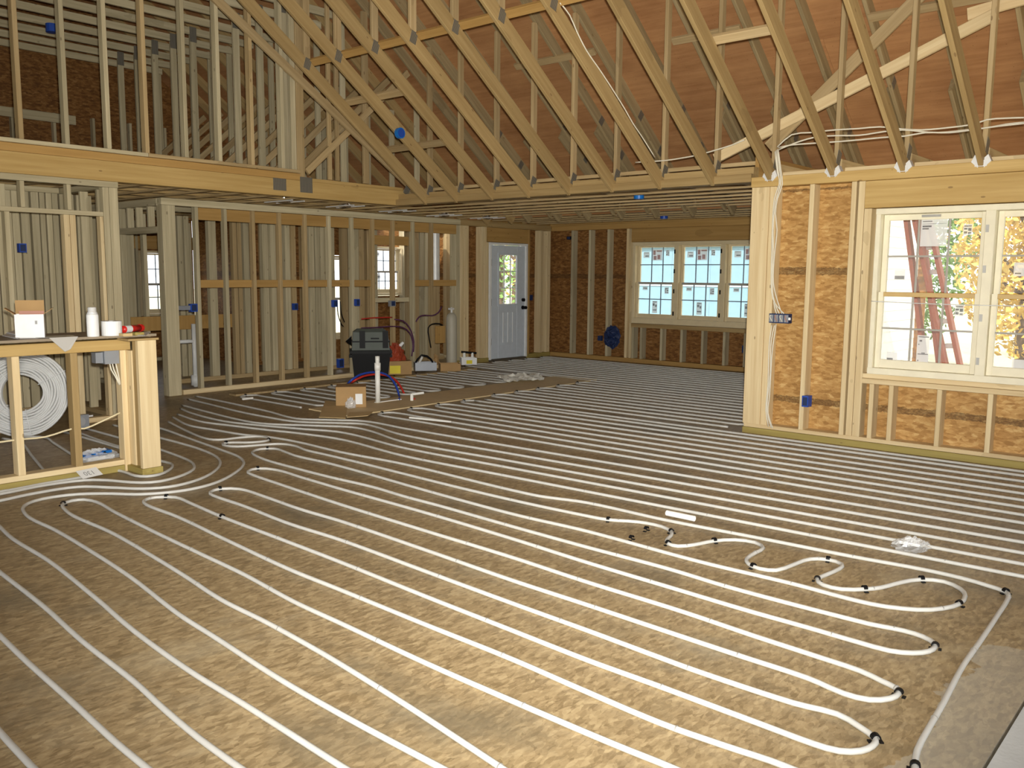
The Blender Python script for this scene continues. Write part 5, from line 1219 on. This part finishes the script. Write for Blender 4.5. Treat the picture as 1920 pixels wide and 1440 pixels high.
mb = MB(); mb.cyl((q.x, q.y+.008, q.z), (q.x, q.y-.04, q.z), .062, n=20); mb.build('body', 'cyan', r, q); mb = MB(); mb.cyl((q.x, q.y-.04, q.z), (q.x, q.y-.043, q.z), .05, n=20); mb.build('opening', 'blue', r, q)
q = onY(97, 53, 12.0); r = thing('ceiling_box', 'small round blue box among the attic ties at top left', 'electrical box', (q.x, q.y, q.z)); mb = MB(); mb.cyl((q.x, q.y, q.z-.05), (q.x, q.y, q.z+.05), .07, n=16); mb.build('body', 'blue', r, q)
for px, lb in (((1198, 369), 'bright blue round ceiling box over the far-room opening'), ((1245, 407), 'dark blue ceiling box in front of the triple window')):
    q = onZ(*px, 2.45); r = thing('ceiling_box', lb, 'electrical box', (q.x, q.y, 2.43)); mb = MB(); mb.cyl((q.x, q.y, 2.425), (q.x, q.y, 2.47), .06, n=16); mb.build('body', 'cyan' if px[0] < 1220 else 'blue', r, (q.x, q.y, 2.44))
    mb = MB(); mb.cyl((q.x, q.y, 2.422), (q.x, q.y, 2.425), .045, n=16); mb.build('opening', 'blue', r, (q.x, q.y, 2.42))
for k, px in enumerate([(533, 377), (647, 386), (745, 395), (833, 403), (914, 408)]):
    q = onZ(*px, 2.46); r = thing('recessed_can', '%s shiny recessed light can along the kitchen ceiling, from the left' % ORD[k], 'light can', (q.x, q.y, 2.44), 'recessed light cans')
    mb = MB(); n = 20; v = [(q.x+rr_*math.cos(2*math.pi*i/n), q.y+rr_*math.sin(2*math.pi*i/n), z) for rr_, z in ((.075, 2.435), (.085, 2.44), (.075, 2.60), (.066, 2.60)) for i in range(n)]
    mb.add(v, [(a*n+i, a*n+(i+1) % n, ((a+1) % 4)*n+(i+1) % n, ((a+1) % 4)*n+i) for a in range(4) for i in range(n)]); mb.build('can', 'silver', r, (q.x, q.y, 2.5), True)
    for s in (-1, 1): mb = MB(); mb.box((q.x+s*.09-.012, q.x+s*.09+.012), (q.y-.30, q.y+.30), (2.445, 2.458)); mb.build('hanger_bar', 'galv', r, (q.x+s*.09, q.y, 2.45))
# navy insulated box on the far wall
q = onX(1148, 632, XF-.0)
nb_ = crumple('insulated_cover', (0, 0, 0), .20, .17, .10, 'navy', '', '', 44); nb_.rotation_euler = (0, -math.pi/2, 0); nb_.location = (XF+.01, q.y, q.z); tag(nb_, 'dark navy cover bulging from the far wall left of the triple window', 'cover')
q = onX(1126, 634, XF); ebox((XF-.01, q.y, q.z), .08, .05, .09, 'navy', 'small dark outlet box beside the navy cover', math.radians(-90))
q = onX(1393, 655, XF); ebox((XF+.05, q.y, q.z), .06, .06, .12, 'navy', 'dark outlet box low below the triple window', math.radians(-90))
q = onX(1062, 446, XF); ebox((XF+.1, q.y, q.z), .1, .06, .06, 'black', 'black vent cap high in the far left corner', math.radians(-90))

# kitchen hall: board and white plumbing behind the corner post
mb = MB(); mb.box((5.7, 7.3), (11.9, 11.94), (.72, .92)); o = mb.build('shelf_board', M['orange'], None, (6.5, 11.92, .8)); tag(o, 'orange backing board behind the corner post', 'board')
dp = thing('drain_pipe', 'grey-white plumbing tee standing behind the corner post', 'pipe', (5.85, 11.0, 0))
a = onY(364, 640, 11.0); mb = MB(); mb.cyl((a.x, 11.0, 0), (a.x, 11.0, .85), .03); mb.build('riser', 'coilpex', dp, (a.x, 11, .4), True); mb = MB(); mb.cyl((a.x-.25, 11.0, .62), (a.x+.1, 11.0, .62), .025); mb.build('branch', 'coilpex', dp, (a.x, 11, .6), True)
mb = MB(); mb.cyl((a.x, 11.0, .02), (a.x, 11.0, .16), .06); mb.build('base_fitting', 'coilpex', dp, (a.x, 11, .1), True)

# ------------------------------------------------------------------ outside
ld = thing('extension_ladder', 'red fibreglass extension ladder leaning outside the right window', 'ladder', (9.6, 2.6, -.35))
lx = 10.0
def lp(x, y): return onX(x, y, lx)
L0, L1 = lp(1771, 760), lp(1724, 390); R0, R1 = lp(1816, 760), lp(1738, 390)
def ext(a, b, t): return a+(b-a)*t
for a, b, off, nm in ((L0, L1, 0, 'rail'), (R0, R1, 0, 'rail'), (L0, L1, -.12, 'fly_rail'), (R0, R1, -.12, 'fly_rail')):
    o1 = Vector((off, -off*.9, 0)); stick(ld, nm, ext(a, b, -.28)+o1, ext(a, b, 1.1)+o1, .11, .04, 'ladder', (0, 1, .1))
for k in range(10):
    t = -.2+.125*k; stick(ld, 'rung', ext(L0, L1, t), ext(R0, R1, t), .05, .04, 'rung', (1, 0, 0))
ob = thing('outbuilding', 'pale blue board-clad outbuilding outside the triple window', 'building', (17.2, 8.0, -.35))
for i in range(6):
    for j in range(3):
        mb = MB(); mb.box((17.2, 17.25), (7.4+.95*i, 7.4+.95*i+.945), (-.35+.85*j, -.35+.85*j+.84)); mb.build('board_panel', 'foam', ob, (17.2, 7.9+.95*i, .85*j))
for j in range(1, 4): mb = MB(); mb.box((17.185, 17.2), (7.4, 13.1), (-.35+.85*j-.04, -.35+.85*j+.04)); mb.build('seam_tape', 'foamw', ob, (17.19, 8, .85*j))
mb = MB(); mb.box((17.1, 22), (7.3, 13.2), (2.2, 2.35)); mb.build('roof_slab', 'siding', ob, (19, 8, 2.2))
mb = MB(); mb.box((17.25, 21.8), (7.4, 13.1), (-.35, 2.2)); mb.build('core', 'foam', ob, (19, 8, 1))
def tree(x, y, h, r, mt, label, seed, nleaf=4500):
    rnd = random.Random(seed)
    t = thing('autumn_tree', label, 'tree', (x, y, -.35), 'trees outside the windows')
    mb = MB(); mb.cyl((x, y, -.35), (x+rnd.uniform(-.2, .2), y, h*.6), .16, .06, 9)
    for k in range(6):
        a = rnd.uniform(0, 6.28); z = h*rnd.uniform(.2, .55); mb.cyl((x, y, z), (x+math.cos(a)*r*.7, y+math.sin(a)*r*.7, z+r*rnd.uniform(.3, .8)), .05, .015, 6)
    mb.build('trunk', 'bark', t, (x, y, -.35))
    v, f = [], []
    for k in range(nleaf):
        d = Vector((rnd.gauss(0, 1), rnd.gauss(0, 1), rnd.gauss(0, 1))).normalized()*(rnd.random()**.4)
        c = Vector((x+d.x*r, y+d.y*r, h*.52+d.z*h*.5)); s = rnd.uniform(.045, .10)
        a = Vector((rnd.gauss(0, 1), rnd.gauss(0, 1), rnd.gauss(0, 1))).normalized(); b = a.orthogonal().normalized()
        n_ = len(v); v += [c-a*s, c-b*s*.6, c+a*s, c+b*s*.6]; f.append((n_, n_+1, n_+2, n_+3))
    mbt = MB(); mbt.add(v, f); o = mbt.build('foliage', mt, t, (x, y, h*.5)); o['kind'] = 'stuff'
for i, (x, y, h, r, mt, lb) in enumerate(((17.0, 3.2, 4.6, 1.25, 'leafy', 'yellow tree just beyond the ladder outside the near window'), (19.5, 5.7, 6, 1.3, 'leafg', 'green tree beside the ladder view, beyond the white siding'),
        (24, 4.6, 8, 2.4, 'leafo', 'tall orange tree behind the yellow one outside the near window'), (16.5, .4, 3.6, 1.3, 'leafg', 'green tree at the right edge of the near window'),
        (21, 1.2, 7, 1.9, 'leafy', 'taller yellow tree in the right-hand panes of the near window'), (16.6, 14.9, 4.0, 1.2, 'leafg', 'small green tree seen through the glass of the white door'), (20.4, 17.6, 5.5, 1.8, 'leafy', 'yellow tree behind the green one outside the door'))):
    tree(x, y, h, r, M[mt], lb, 100+i, 4500 if y < 10 else 1500)
